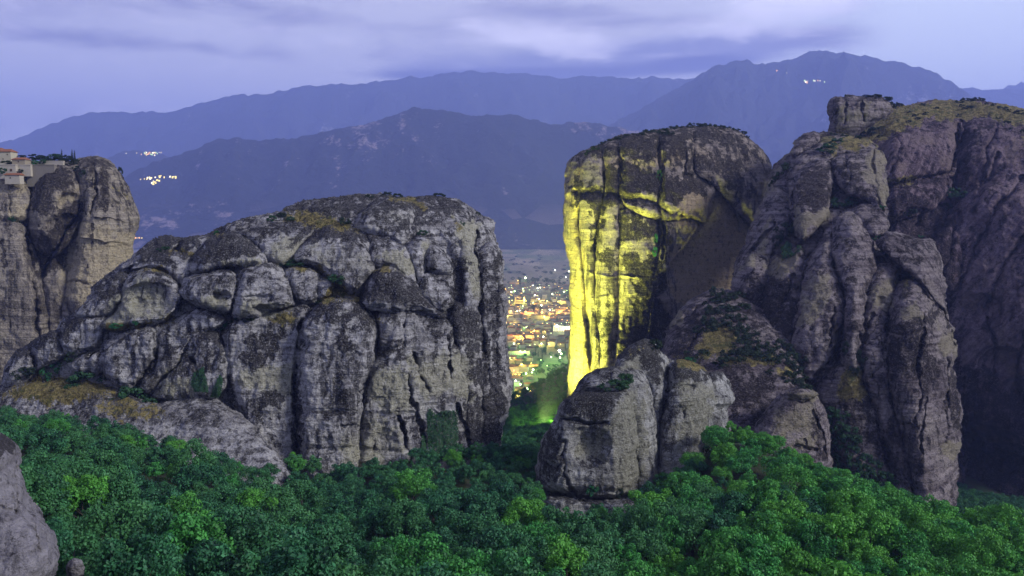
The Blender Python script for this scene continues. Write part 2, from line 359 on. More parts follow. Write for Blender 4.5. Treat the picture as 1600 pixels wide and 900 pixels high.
L, K, T = 0, 1, 2   # paint channels: lichen and painted shade, grass, tan/pale and painted glow
A_pa = [(L, 'p', [(440, 325), (530, 300), (600, 303), (640, 305), (705, 308), (740, 340), (690, 352), (640, 382), (600, 372), (555, 358), (500, 345)], 8, .22),
        (L, 'p', [(480, 356), (520, 350), (574, 366), (574, 378), (530, 372), (480, 376), (455, 392)], 4, .55), (L, 'p', [(300, 420), (305, 385), (345, 366), (400, 380), (412, 398), (375, 404), (340, 412)], 5, .6),
        (T, 'p', [(345, 408), (400, 400), (416, 404), (404, 417), (350, 415)], 2, .9), (L, 'p', [(200, 400), (240, 372), (300, 366), (350, 362), (345, 378), (300, 392), (250, 410)], 6, .55),
        (L, 'p', [(565, 455), (590, 425), (640, 440), (690, 490), (650, 478), (565, 472)], 8, .75), (L, 'p', [(480, 495), (500, 470), (560, 472), (588, 508), (560, 510), (545, 545), (528, 545), (524, 515)], 8, .55),
        (L, 4.5, [(466, 600), (467, 660), (468, 790)], 3, 1.3), (L, 3, [(534, 540), (536, 600), (534, 625)], 6, .5), (L, 'p', [(385, 530), (420, 515), (440, 518), (425, 560), (405, 580), (370, 575)], 4, .8),
        (L, 'p', [(388, 622), (410, 612), (432, 606), (446, 618), (436, 650), (434, 628), (412, 640), (405, 668)], 4, .95), (L, 'p', [(415, 680), (435, 686), (440, 705), (428, 700)], 3, .8),
        (L, 'p', [(685, 482), (745, 478), (752, 545), (730, 556), (712, 540), (700, 510)], 5, .85), (L, 'p', [(728, 556), (756, 560), (762, 600), (740, 606), (730, 590)], 4, .9), (L, 'p', [(718, 620), (752, 600), (775, 610), (780, 690), (740, 695), (722, 690)], 8, .8),
        (L, 'p', [(706, 408), (730, 408), (732, 478), (706, 476)], 4, .85), (L, 2.2, [(776, 380), (776, 460), (775, 520)], 3, .9), (L, 2, [(750, 430), (752, 500), (764, 580)], 3, .7), (L, 'p', [(595, 540), (630, 535), (632, 560), (600, 575)], 6, .6),
        (L, 'p', [(660, 490), (690, 495), (688, 530), (675, 530)], 5, .7), (L, 'p', [(625, 600), (645, 600), (660, 650), (660, 700), (640, 680), (622, 640)], 6, .5), (L, 'p', [(610, 720), (640, 715), (645, 745), (600, 750)], 4, .7), (L, 'p', [(500, 620), (580, 618), (575, 650), (500, 655)], 8, .45),
        (L, 'p', [(235, 520), (360, 490), (365, 520), (340, 520), (300, 560), (262, 610), (240, 612), (250, 560)], 8, .35), (L, 'p', [(300, 520), (352, 516), (352, 590), (275, 600)], 8, .4), (L, 'p', [(145, 440), (200, 430), (190, 460), (150, 470)], 5, .6), (L, 'p', [(95, 505), (125, 500), (120, 518), (92, 522)], 4, .7),
        (L, 'p', [(10, 545), (90, 512), (100, 530), (60, 545), (20, 575)], 6, .5), (T, 'p', [(580, 580), (635, 575), (640, 640), (600, 650), (576, 620)], 8, .7), (T, 'p', [(640, 555), (730, 556), (735, 625), (660, 620)], 8, .6), (T, 'p', [(533, 670), (610, 650), (635, 700), (600, 735), (530, 735)], 10, .5),
        (T, 'p', [(480, 385), (560, 380), (585, 415), (570, 440), (500, 420)], 8, .45), (T, 'p', [(590, 400), (630, 395), (648, 430), (605, 415)], 4, .9), (T, 'p', [(400, 400), (440, 370), (465, 375), (445, 408)], 8, .5), (T, 'p', [(185, 450), (215, 432), (262, 450), (262, 490), (170, 508)], 7, .9), (T, 'p', [(320, 465), (340, 455), (358, 472), (330, 478)], 4, .9), (T, 'p', [(378, 470), (455, 476), (440, 492), (378, 490)], 4, .8), (T, 'p', [(372, 575), (460, 570), (458, 612), (375, 610)], 5, .8), (T, 3, [(300, 548), (268, 578), (240, 605)], 2, 1.1), (T, 'p', [(240, 596), (300, 590), (310, 612), (240, 622)], 4, .8),
        (T, 'p', [(655, 375), (672, 385), (664, 420), (660, 395)], 3, .6), (T, 'p', [(705, 340), (745, 350), (740, 400), (748, 470), (735, 470), (722, 380)], 5, .6),
        (K, 'p', [(448, 332), (490, 335), (540, 348), (558, 360), (520, 356), (470, 346), (440, 342)], 3, .95), (K, 'p', [(505, 470), (520, 440), (540, 448), (560, 470), (540, 466)], 2, 1.1), (K, 'p', [(420, 500), (440, 488), (466, 492), (462, 504), (425, 508)], 2, 1), (K, 4, [(610, 312), (650, 316), (662, 328)], 2, .8), (K, 'p', [(585, 424), (603, 416), (612, 423), (598, 430)], 2, .9), (K, 'p', [(702, 345), (716, 348), (726, 362), (712, 358)], 2, .9),
        (K, 3.5, [(230, 423), (255, 422), (268, 434)], 2, 1), (K, 2.5, [(262, 392), (300, 395)], 2, .8), (K, 3.5, [(175, 512), (220, 508), (268, 498)], 2, .9), (K, 3, [(340, 370), (350, 367)], 2, .8), (K, 3, [(588, 499), (604, 506)], 2, .8), (K, 2.5, [(455, 420), (495, 422), (510, 432)], 2, .8), (L, 'p', [(588, 536), (600, 536), (604, 556), (590, 552)], 2, .6)]
A_pa += [(L, 'p', [(215, 690), (235, 640), (262, 625), (300, 615), (350, 624), (402, 664), (440, 725), (460, 800), (200, 800)], 6, -.65), (L, 'p', [(742, 400), (790, 400), (800, 700), (765, 700), (756, 560)], 8, .35), (L, 2.5, [(772, 560), (778, 620), (770, 690)], 3, .7), (K, 'p', [(10, 616), (40, 596), (90, 588), (150, 600), (165, 616), (120, 628), (80, 632), (40, 624)], 4, 1.25), (K, 'p', [(165, 604), (215, 628), (262, 640), (268, 652), (200, 655), (150, 640), (170, 625)], 4, .7)]
A = Rock('dome_rock', 'huge grey cracked sandstone dome with dark lichen cap, left of the lit town', None, D_A, M_A, A_cr, A_ho, A_pa, 1.0, strata=.35, rough=1.25)
A.start(430, 760)
A.lobe('rock_core', [(-12, 760), (-8, 640), (8, 600), (8, 575), (22, 556), (45, 541), (60, 527), (92, 514), (97, 503), (111, 494), (127, 485), (146, 458), (150, 449), (161, 438), (177, 424), (207, 402), (223, 388), (240, 375), (262, 371), (280, 373), (300, 368), (325, 368), (345, 356), (362, 346), (385, 338), (415, 332), (437, 330), (460, 323), (490, 312), (525, 306), (560, 304), (600, 306), (640, 308), (680, 307), (705, 310), (725, 319), (740, 331), (752, 338), (768, 345), (768, 365), (774, 387), (781, 401), (783, 430), (784, 490), (786, 530), (786, 640), (781, 690), (775, 740), (700, 790), (450, 830), (200, 830), (60, 790)], off=26, t=24, R=45, tb=40)
for nm, po, off, t, R in [
    ('rock_cap', [(440, 329), (480, 312), (530, 304), (575, 303), (602, 307), (588, 330), (562, 348), (540, 354), (500, 346), (455, 338)], 22, 14, 20),
    ('rock_dome', [(550, 356), (560, 334), (585, 315), (607, 306), (632, 311), (648, 328), (648, 350), (646, 362), (637, 378), (628, 390), (612, 376), (590, 368), (570, 364)], 6, 13, 26),
    ('rock_rib', [(617, 305), (650, 316), (675, 338), (692, 360), (704, 385), (712, 402), (704, 410), (688, 396), (670, 376), (655, 368), (640, 376), (632, 360)], 10, 9, 18),
    ('rock_rib', [(646, 309), (680, 305), (703, 310), (708, 330), (706, 348), (695, 358), (681, 352), (669, 336), (655, 320)], 14, 9, 16),
    ('rock_rib', [(705, 311), (725, 319), (741, 331), (742, 342), (738, 355), (738, 368), (726, 358), (715, 346), (708, 330)], 14, 7, 11),
    ('rock_column', [(737, 348), (743, 338), (755, 335), (768, 343), (771, 352), (767, 367), (762, 385), (752, 402), (743, 396), (739, 378)], 12, 8, 12),
    ('rock_rib', [(670, 338), (690, 350), (706, 360), (716, 372), (723, 390), (723, 407), (715, 411), (708, 400), (699, 384), (684, 364)], 6, 8, 12),
    ('rock_column', [(718, 368), (735, 376), (748, 392), (749, 410), (747, 440), (745, 470), (745, 520), (737, 560), (727, 520), (724, 470), (723, 420)], 2, 9, 13),
    ('rock_column', [(746, 402), (764, 376), (776, 386), (784, 402), (785, 425), (787, 450), (787, 500), (790, 555), (797, 590), (794, 632), (786, 655), (783, 690), (768, 725), (752, 720), (748, 620), (750, 520), (746, 460)], 6, 12, 18),
    ('rock_bulge', [(636, 388), (643, 375), (657, 368), (673, 374), (677, 382), (669, 392), (665, 404), (668, 421), (665, 434), (655, 448), (648, 425), (640, 408)], 3, 8, 14),
    ('rock_bulge', [(667, 384), (680, 376), (693, 388), (703, 402), (705, 412), (703, 428), (682, 431), (668, 418), (664, 400)], 1, 8, 14),
    ('rock_block', [(654, 446), (662, 430), (688, 427), (705, 433), (707, 455), (708, 482), (690, 492), (668, 474)], 1, 6, 12),
    ('rock_bulge', [(572, 364), (590, 366), (612, 376), (626, 384), (637, 395), (642, 405), (648, 422), (652, 442), (652, 454), (638, 446), (622, 430), (605, 419), (590, 421), (583, 410), (576, 390)], 1, 9, 18),
    ('rock_bulge', [(490, 366), (515, 353), (540, 356), (564, 364), (575, 376), (578, 395), (586, 411), (588, 424), (572, 440), (564, 462), (545, 458), (520, 444), (505, 432), (492, 421), (472, 414), (452, 411), (460, 392), (474, 378)], 0, 12, 26),
    ('rock_bulge', [(366, 364), (395, 352), (440, 346), (490, 352), (494, 359), (477, 376), (462, 391), (453, 411), (436, 416), (419, 409), (407, 390), (392, 374)], 4, 10, 22),
    ('rock_dome', [(298, 428), (304, 396), (320, 378), (345, 368), (368, 368), (390, 375), (406, 388), (417, 402), (418, 412), (405, 420), (375, 418), (345, 420), (318, 428)], -1, 11, 24),
    ('rock_ridge', [(330, 376), (345, 359), (362, 346), (400, 333), (440, 327), (490, 336), (540, 352), (490, 360), (430, 354), (395, 358), (370, 368), (350, 378)], 14, 12, 18),
    ('rock_ridge', [(276, 388), (285, 373), (300, 367), (330, 366), (352, 370), (330, 387), (305, 400), (298, 412), (284, 400)], 8, 9, 14),
    ('rock_ridge', [(178, 424), (205, 403), (225, 386), (240, 374), (265, 370), (281, 374), (276, 392), (260, 402), (235, 412), (205, 420)], 8, 9, 14),
    ('rock_bulge', [(196, 424), (228, 402), (272, 392), (298, 398), (302, 412), (297, 428), (290, 436), (285, 446), (268, 430), (245, 420)], 3, 9, 16),
    ('rock_bulge', [(284, 446), (294, 430), (320, 422), (350, 418), (366, 424), (374, 440), (373, 456), (366, 476), (358, 492), (330, 484), (308, 478), (292, 471), (286, 458)], -2, 12, 22),
    ('rock_bulge', [(373, 436), (380, 420), (400, 413), (417, 412), (432, 415), (444, 428), (452, 446), (460, 462), (464, 478), (445, 486), (420, 486), (400, 496), (380, 496), (360, 493), (368, 470)], -2, 12, 22),
    ('rock_block', [(446, 424), (470, 414), (497, 424), (498, 448), (496, 470), (480, 480), (466, 474), (458, 455)], 0, 8, 12),
    ('rock_block', [(497, 430), (515, 436), (526, 450), (506, 468), (494, 466)], 0, 7, 10),
    ('rock_buttress', [(476, 505), (488, 480), (505, 467), (535, 464), (560, 471), (579, 492), (590, 515), (590, 545), (579, 572), (567, 600), (564, 650), (566, 800), (474, 800), (468, 720), (467, 620), (467, 560), (471, 520)], -4, 13, 30),
    ('rock_mound', [(563, 468), (570, 444), (588, 424), (602, 416), (622, 422), (642, 438), (657, 455), (668, 470), (684, 480), (700, 494), (690, 502), (660, 488), (640, 486), (600, 490), (575, 486)], -5, 10, 24),
    ('rock_wall', [(554, 800), (560, 640), (568, 598), (592, 545), (592, 520), (585, 486), (600, 478), (640, 476), (668, 482), (700, 492), (718, 540), (730, 590), (738, 640), (722, 720), (700, 800)], 0, 10, 26),
    ('rock_wall', [(700, 470), (748, 470), (752, 540), (758, 600), (762, 650), (762, 700), (748, 780), (712, 780), (716, 700), (726, 640), (722, 590), (708, 530)], 3, 10, 18),
    ('rock_wall', [(350, 500), (395, 490), (440, 478), (482, 474), (480, 500), (470, 545), (464, 600), (464, 700), (470, 800), (400, 800), (400, 700), (380, 640), (356, 600), (350, 550)], 0, 8, 20),
    ('rock_panel', [(158, 547), (164, 538), (195, 516), (233, 508), (240, 530), (244, 550), (240, 572), (228, 588), (207, 607), (190, 604), (176, 594), (164, 586)], -3, 8, 16),
    ('rock_panel', [(234, 510), (262, 504), (300, 480), (340, 484), (364, 498), (340, 520), (305, 532), (294, 546), (274, 576), (250, 592), (238, 612), (212, 612), (232, 586), (244, 562), (246, 540)], 0, 8, 16),
    ('rock_panel', [(236, 612), (262, 582), (292, 545), (306, 522), (334, 518), (352, 540), (356, 570), (356, 606), (330, 622), (290, 622), (262, 628), (240, 628)], -1, 8, 16),
    ('rock_alcove', [(163, 512), (168, 498), (182, 492), (194, 468), (192, 442), (205, 428), (232, 422), (258, 430), (272, 440), (288, 465), (276, 486), (262, 502), (240, 510), (200, 517), (178, 517)], -2, 11, 20),
    ('rock_bulge', [(147, 462), (150, 448), (162, 437), (185, 421), (202, 430), (195, 455), (187, 475), (168, 496), (145, 502), (122, 496), (127, 484)], 3, 10, 16),
    ('rock_bulge', [(90, 516), (96, 503), (111, 494), (132, 488), (166, 493), (164, 530), (152, 547), (130, 554), (105, 557), (93, 540)], 2, 9, 16),
    ('rock_bulge', [(48, 566), (50, 545), (60, 527), (90, 514), (97, 545), (107, 557), (75, 574), (58, 584)], 2, 8, 14),
    ('rock_bulge', [(5, 600), (7, 575), (22, 555), (47, 540), (52, 560), (54, 577), (40, 594), (15, 608)], 2, 8, 14),
    ('rock_panel', [(98, 564), (130, 552), (160, 543), (165, 584), (140, 586), (110, 584)], -1, 6, 12),
    ('rock_ledge', [(-60, 640), (-20, 612), (30, 592), (90, 586), (150, 600), (200, 618), (262, 636), (275, 665), (270, 730), (240, 800), (100, 800), (30, 760), (-60, 740)], -12, 16, 26),
    ('rock_slab', [(205, 690), (232, 640), (262, 625), (292, 617), (320, 616), (350, 625), (377, 644), (402, 664), (426, 700), (442, 725), (456, 760), (470, 830), (200, 830)], -16, 15, 40)]:
    tl = (0, 0.25) if nm in ('rock_ledge', 'rock_slab') else (0, 0)
    A.lobe(nm, po, off, t * .82, R * .8, tilt=tl, tb=t)
A_grass = [(0, [(20, 612), (60, 592), (110, 590), (150, 606), (160, 618), (120, 628), (60, 622)]), (0, [(170, 606), (250, 636), (262, 648), (200, 652), (150, 640)])]

# ================================================================== ROCK: floodlit tower
def D_B(x, y): return pw(y, (180, 672), (230, 628), (300, 612), (420, 606), (640, 598)) + pw(x, (880, 22), (905, 6), (940, 0), (1040, 6), (1200, 62))
B_cr = [([(968, 232), (968, 300), (966, 380)], 1.6, 4.0), ([(1031, 225), (1032, 300), (1030, 360), (1026, 400), (1022, 430)], 1.4400000000000002, 3.5), ([(1035, 345), (1036, 400)], 1.2, 4),
        ([(1071, 240), (1068, 270)], 1.4, 4), ([(916, 500), (920, 540), (921, 570)], 1.8, 4), ([(1150, 290), (1148, 330), (1155, 360)], 1.6, 4), ([(940, 240), (946, 265)], 1.4, 3),
        ([(905, 300), (960, 304), (1030, 322), (1062, 338)], 5, 3.5), ([(925, 428), (1000, 436)], 1.6, -2), ([(925, 467), (950, 462)], 1.6, -2), ([(1050, 338), (1062, 334), (1085, 338), (1096, 352)], 2, -4), ([(1070, 268), (1092, 274), (1116, 286)], 1.8, -4)]
B_ho = [(1090, 400, 50, 100, 8), (1010, 530, 45, 90, 8), (935, 480, 25, 40, 3)]
B_pa = [(L, 'p', [(1068, 300), (1112, 305), (1150, 335), (1165, 380), (1150, 460), (1060, 475), (1052, 400), (1078, 345)], 8, -.75), (T, 'p', [(1068, 300), (1112, 305), (1165, 380), (1150, 460), (1060, 475), (1052, 400)], 8, .5), (L, 'p', [(966, 262), (1070, 272), (1112, 296), (1112, 340), (1098, 322), (1060, 318), (1030, 312), (968, 298)], 5, 1.3), (L, 'p', [(903, 292), (970, 298), (1000, 306), (990, 316), (935, 322), (903, 316)], 4, 1.3), (L, 'p', [(945, 268), (968, 262), (970, 300), (945, 296)], 3, 1.0), (L, 'p', [(970, 232), (1068, 222), (1070, 262), (1000, 262), (970, 256)], 8, .6), (L, 'p', [(968, 345), (1000, 342), (1050, 360), (1060, 392), (1030, 378), (1000, 372), (968, 372)], 5, 1.2), (L, 'p', [(918, 330), (940, 322), (944, 350), (926, 362)], 4, 1.0), (L, 'p', [(886, 270), (905, 262), (906, 300), (898, 330), (888, 330)], 4, .7), (L, 'p', [(930, 392), (966, 385), (964, 420), (932, 418)], 4, .8),  # dark L patches here paint unlit rock between the floodlit spots into the colour
        (L, 'p', [(965, 395), (1000, 410), (1030, 402), (1052, 395), (1040, 425), (1035, 480), (1045, 500), (1030, 540), (1000, 560), (975, 560), (980, 500), (1000, 450), (985, 425)], 6, 1.2), (L, 'p', [(1070, 230), (1160, 250), (1180, 300), (1150, 330), (1110, 290), (1072, 268)], 8, .6),  # first L polygon: the natural shadow down the middle, painted into the colour
        (L, 'p', [(905, 243), (960, 225), (1030, 212), (1100, 202), (1180, 235), (1190, 250), (1120, 215), (1030, 232), (960, 250)], 5, .5), (L, 'p', [(920, 330), (945, 328), (930, 380), (925, 400)], 4, .8), (L, 'p', [(970, 322), (1020, 340), (1030, 352), (1000, 350), (968, 345)], 4, .8),
        (L, 'p', [(1062, 370), (1090, 362), (1078, 385), (1064, 385)], 3, 1), (L, 'p', [(1058, 430), (1075, 425), (1072, 460), (1062, 450)], 3, .9), (L, 'p', [(928, 470), (965, 468), (962, 560), (940, 560)], 8, .6), (T, 'p', [(1060, 300), (1110, 300), (1150, 330), (1165, 380), (1150, 450), (1060, 470), (1050, 400), (1075, 340)], 10, 1.0),
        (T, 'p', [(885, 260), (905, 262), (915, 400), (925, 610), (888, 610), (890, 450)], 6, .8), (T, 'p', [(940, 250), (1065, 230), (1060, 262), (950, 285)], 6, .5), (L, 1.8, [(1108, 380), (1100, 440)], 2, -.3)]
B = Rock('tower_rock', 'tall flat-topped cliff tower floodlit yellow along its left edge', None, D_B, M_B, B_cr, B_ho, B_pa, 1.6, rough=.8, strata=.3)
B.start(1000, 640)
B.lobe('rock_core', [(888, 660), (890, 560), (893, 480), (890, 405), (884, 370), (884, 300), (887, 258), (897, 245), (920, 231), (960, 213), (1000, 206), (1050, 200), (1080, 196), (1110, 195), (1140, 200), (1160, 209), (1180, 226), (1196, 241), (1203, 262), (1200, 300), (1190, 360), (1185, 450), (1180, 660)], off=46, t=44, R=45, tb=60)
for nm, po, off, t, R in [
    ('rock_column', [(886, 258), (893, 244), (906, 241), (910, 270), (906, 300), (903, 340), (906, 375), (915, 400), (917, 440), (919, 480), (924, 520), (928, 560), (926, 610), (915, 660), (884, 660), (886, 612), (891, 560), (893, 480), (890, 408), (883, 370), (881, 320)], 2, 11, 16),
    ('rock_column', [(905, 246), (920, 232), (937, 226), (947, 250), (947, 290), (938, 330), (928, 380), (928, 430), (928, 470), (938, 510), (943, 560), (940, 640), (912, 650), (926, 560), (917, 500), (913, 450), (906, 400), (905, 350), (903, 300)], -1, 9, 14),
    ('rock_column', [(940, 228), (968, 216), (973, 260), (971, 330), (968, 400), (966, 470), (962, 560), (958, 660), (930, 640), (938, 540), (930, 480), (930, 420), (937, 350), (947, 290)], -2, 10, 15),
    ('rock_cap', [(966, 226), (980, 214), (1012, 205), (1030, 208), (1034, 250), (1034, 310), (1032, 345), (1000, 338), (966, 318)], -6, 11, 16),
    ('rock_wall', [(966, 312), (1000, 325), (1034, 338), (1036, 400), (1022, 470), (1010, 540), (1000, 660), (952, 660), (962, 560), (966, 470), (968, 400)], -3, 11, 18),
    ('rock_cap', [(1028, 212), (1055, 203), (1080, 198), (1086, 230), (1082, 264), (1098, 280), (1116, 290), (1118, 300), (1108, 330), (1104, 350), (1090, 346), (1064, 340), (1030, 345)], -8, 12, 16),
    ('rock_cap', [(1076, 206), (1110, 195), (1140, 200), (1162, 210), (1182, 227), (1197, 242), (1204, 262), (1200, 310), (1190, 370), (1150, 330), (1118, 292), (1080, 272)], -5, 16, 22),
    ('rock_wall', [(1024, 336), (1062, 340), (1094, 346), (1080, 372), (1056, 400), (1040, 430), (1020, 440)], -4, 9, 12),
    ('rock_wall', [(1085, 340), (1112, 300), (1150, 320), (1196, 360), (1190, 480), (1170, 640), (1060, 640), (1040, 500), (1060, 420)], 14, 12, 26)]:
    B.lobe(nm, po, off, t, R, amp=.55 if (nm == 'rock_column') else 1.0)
# far knob beside the tower
# ================================================================== ROCK: small pale cluster in front of the tower
def D_C(x, y): return pw(y, (520, 322), (620, 306), (800, 298)) + pw(x, (830, 8), (880, 0), (960, -2), (1150, 14))
C_cr = [([(876, 652), (905, 656), (930, 664), (950, 661)], 2.2, 2.5), ([(880, 690), (882, 720), (888, 760), (900, 772)], 1.8, 4), ([(1043, 575), (1045, 600), (1040, 625), (1034, 640)], 1.6, 4), ([(995, 700), (997, 740)], 1.3, 2),
        ([(842, 690), (848, 720), (870, 730), (882, 700)], 1.4, 1.4), ([(1068, 640), (1066, 652)], 1.6, 3), ([(1062, 632), (1082, 630)], 1.5, -1.8), ([(845, 772), (900, 776), (945, 782), (1000, 778)], 1.6, 3), ([(905, 770), (990, 765)], 2, .8), ([(955, 580), (956, 606)], 1, 1)]
C_ho = [(922, 690, 34, 34, 4.5), (940, 716, 8, 8, 1.6), (1072, 605, 16, 7, 1.6), (905, 612, 30, 10, 1.5), (1130, 640, 20, 12, 3)]
C_pa = [(L, 'p', [(880, 640), (905, 612), (950, 608), (960, 640), (950, 662), (905, 655)], 6, .75), (L, 'p', [(985, 535), (1015, 533), (1045, 560), (1040, 600), (1010, 590), (1000, 560), (960, 560)], 5, .6), (L, 'p', [(1045, 565), (1105, 580), (1108, 600), (1050, 590)], 4, .5),
        (L, 'p', [(838, 700), (870, 660), (880, 700), (880, 760), (840, 760)], 6, .7), (T, 'p', [(950, 650), (1000, 600), (1010, 700), (1000, 770), (950, 770)], 8, .6), (T, 'p', [(975, 560), (998, 555), (1000, 575), (970, 572)], 3, .9), (T, 'p', [(1060, 600), (1112, 600), (1105, 680), (1060, 700)], 8, .7), (T, 'p', [(905, 675), (945, 670), (940, 715), (905, 710)], 6, .8), (L, 'p', [(1030, 600), (1060, 600), (1075, 700), (1040, 700)], 8, .4),
        (K, 'p', [(1050, 558), (1080, 556), (1108, 572), (1100, 580), (1060, 570)], 2, 1), (K, 3, [(985, 545), (1005, 542)], 2, .7), (K, 3, [(955, 604), (975, 606)], 2, .6)]
C = Rock('pale_outcrop', 'small pale grey rock cluster rising from trees in front of the floodlit tower', None, D_C, M_C, C_cr, C_ho, C_pa, 0.8, rough=.8, strata=.45)
C.start(940, 780)
for nm, po, off, t, R in [
    ('rock_core', [(850, 840), (860, 700), (885, 640), (920, 600), (960, 575), (1000, 545), (1040, 560), (1090, 575), (1120, 600), (1110, 700), (1080, 780), (1000, 840)], 14, 12, 24),
    ('rock_face', [(836, 770), (837, 730), (842, 698), (856, 668), (872, 646), (880, 624), (900, 611), (950, 607), (986, 608), (994, 640), (1000, 680), (1001, 740), (997, 776), (960, 784), (900, 779), (860, 777)], -2, 13, 26),
    ('rock_block', [(890, 622), (905, 598), (920, 582), (955, 570), (985, 571), (1006, 578), (1016, 600), (1023, 632), (1029, 680), (1031, 722), (1027, 752), (1005, 790), (985, 760), (984, 650), (960, 620), (920, 618)], 2, 11, 20),
    ('rock_dome', [(958, 590), (963, 556), (984, 540), (1000, 531), (1016, 533), (1031, 547), (1045, 556), (1048, 580), (1046, 603), (1038, 624), (1032, 680), (1030, 750), (1018, 660), (1008, 590)], 8, 12, 20),
    ('rock_column', [(1036, 640), (1044, 606), (1047, 572), (1056, 560), (1080, 564), (1104, 576), (1113, 600), (1114, 640), (1102, 680), (1092, 716), (1086, 742), (1060, 775), (1028, 775), (1028, 690)], 4, 13, 24),
    ('rock_knob', [(1100, 590), (1112, 581), (1128, 585), (1140, 600), (1147, 622), (1144, 632), (1134, 640), (1136, 655), (1142, 672), (1132, 680), (1105, 690), (1094, 680), (1100, 640)], 10, 9, 15),
    ('rock_plinth', [(838, 778), (870, 770), (940, 782), (1000, 776), (1014, 800), (1000, 830), (950, 850), (880, 850), (845, 820)], -9, 8, 10)]:
    C.lobe(nm, po, off, t, R)

# ================================================================== ROCK: large brown massif on the right
def D_D(x, y): return pw(y, (200, 590), (240, 562), (330, 510), (420, 470), (520, 440), (800, 408)) + pw(x, (1130, 42), (1230, 14), (1330, 0), (1440, 0), (1510, 22))
D_cr = [([(1300, 400), (1304, 430), (1316, 460), (1318, 500), (1308, 540), (1296, 565), (1268, 600)], 2.4, 8), ([(1400, 430), (1396, 470), (1384, 510), (1376, 560), (1366, 590)], 2.2, 6), ([(1341, 520), (1342, 560), (1350, 600), (1362, 630), (1376, 680), (1386, 720)], 2.8, 9),
        ([(1465, 478), (1478, 492), (1486, 520), (1490, 545)], 1.6, 5), ([(1442, 490), (1440, 540), (1434, 580), (1438, 620), (1428, 660)], 1.6, 3), ([(1475, 560), (1482, 590), (1480, 640), (1478, 690)], 1.5, 4), ([(1418, 620), (1410, 660), (1416, 700)], 1.4, 3), ([(1362, 490), (1352, 520), (1344, 550)], 1.5, 3),
        ([(1380, 520), (1440, 516)], 2.5, -2.5), ([(1242, 280), (1240, 330), (1248, 370)], 2, 5), ([(1165, 420), (1180, 380), (1212, 350)], 1.6, 4), ([(1250, 420), (1262, 400), (1285, 370)], 1.6, 4), ([(1365, 236), (1368, 290), (1378, 330)], 1.6, 3), ([(1322, 240), (1328, 280), (1322, 300)], 1.5, 3),
        ([(1304, 480), (1298, 520), (1296, 540)], 1.4, 4), ([(1398, 590), (1398, 640)], 1.5, 3), ([(1240, 430), (1228, 470), (1210, 520)], 1.6, 3), ([(1445, 620), (1440, 680), (1438, 740)], 1.3, 2)]
D_ho = [(1376, 467, 8, 7, 3), (1230, 390, 16, 24, 7), (1186, 400, 14, 20, 3), (1460, 560, 14, 30, 3), (1310, 360, 20, 14, 2)]
D_pa = [(T, 'p', [(1158, 420), (1190, 378), (1199, 345), (1198, 385), (1170, 420)], 3, 1.4), (T, 'p', [(1244, 325), (1252, 330), (1294, 330), (1290, 348), (1262, 352), (1256, 372), (1246, 352)], 3, 1.3), (T, 'p', [(1350, 245), (1384, 240), (1385, 320), (1376, 312), (1356, 280)], 4, 1.2), (T, 'p', [(1248, 508), (1254, 470), (1280, 470), (1290, 480), (1274, 500)], 3, 1.3),  # first tan polygon paints the yellowish light glow on the left flank
        (T, 'p', [(1400, 483), (1430, 478), (1440, 495), (1412, 500)], 4, 1.1), (T, 'p', [(1470, 515), (1488, 525), (1488, 556), (1472, 560)], 3, 1.4), (T, 'p', [(1466, 696), (1492, 690), (1488, 725), (1476, 706)], 2, 1.6), (T, 'p', [(1360, 440), (1395, 435), (1390, 488), (1362, 488)], 6, .6), (T, 'p', [(1260, 440), (1300, 410), (1300, 460), (1270, 500)], 8, .6), (T, 'p', [(1200, 420), (1240, 395), (1235, 430), (1215, 440)], 6, .9),
        (T, 'p', [(1180, 330), (1210, 290), (1200, 285), (1186, 320)], 3, 1), (L, 'p', [(1252, 270), (1296, 262), (1300, 300), (1275, 350), (1255, 330)], 8, .6), (L, 'p', [(1160, 460), (1210, 430), (1240, 450), (1230, 520), (1170, 520)], 10, .7), (L, 'p', [(1380, 500), (1460, 490), (1470, 590), (1380, 590)], 12, .55), (L, 'p', [(1290, 500), (1340, 510), (1340, 560), (1290, 580)], 8, .4), (L, 'p', [(1310, 600), (1370, 620), (1400, 740), (1320, 690)], 10, .5), (L, 'p', [(1385, 250), (1345, 260), (1330, 300), (1302, 262)], 8, .3), (L, 'p', [(1390, 600), (1400, 640), (1390, 680)], 6, .5),
        (L, 'p', [(1480, 440), (1486, 560), (1500, 650), (1490, 690), (1480, 600)], 4, .7), (K, 'p', [(1310, 580), (1340, 580), (1352, 610), (1345, 630), (1312, 620)], 3, .9), (K, 'p', [(1400, 442), (1430, 436), (1420, 446)], 2, .9), (K, 'p', [(1210, 400), (1235, 360), (1240, 410), (1225, 440)], 6, .45), (K, 'p', [(1270, 220), (1360, 200), (1380, 228), (1300, 240)], 5, .8), (T, 'p', [(1195, 285), (1250, 215), (1235, 240), (1205, 290)], 3, .5)]
DD = Rock('massif_rock', 'massive purple-brown rock mass of leaning pillars right of the tower', None, D_D, M_D, D_cr, D_ho, D_pa, 1.3, strata=.5)
DD.start(1350, 780)
DD.lobe('rock_core', [(1130, 700), (1140, 500), (1152, 405), (1168, 372), (1187, 312), (1207, 262), (1237, 235), (1252, 212), (1278, 207), (1300, 204), (1340, 215), (1372, 235), (1382, 260), (1382, 330), (1384, 370), (1410, 370), (1455, 385), (1468, 430), (1474, 480), (1484, 560), (1494, 640), (1484, 700), (1484, 820), (1420, 850), (1250, 850)], off=36, t=30, R=50, tb=60)
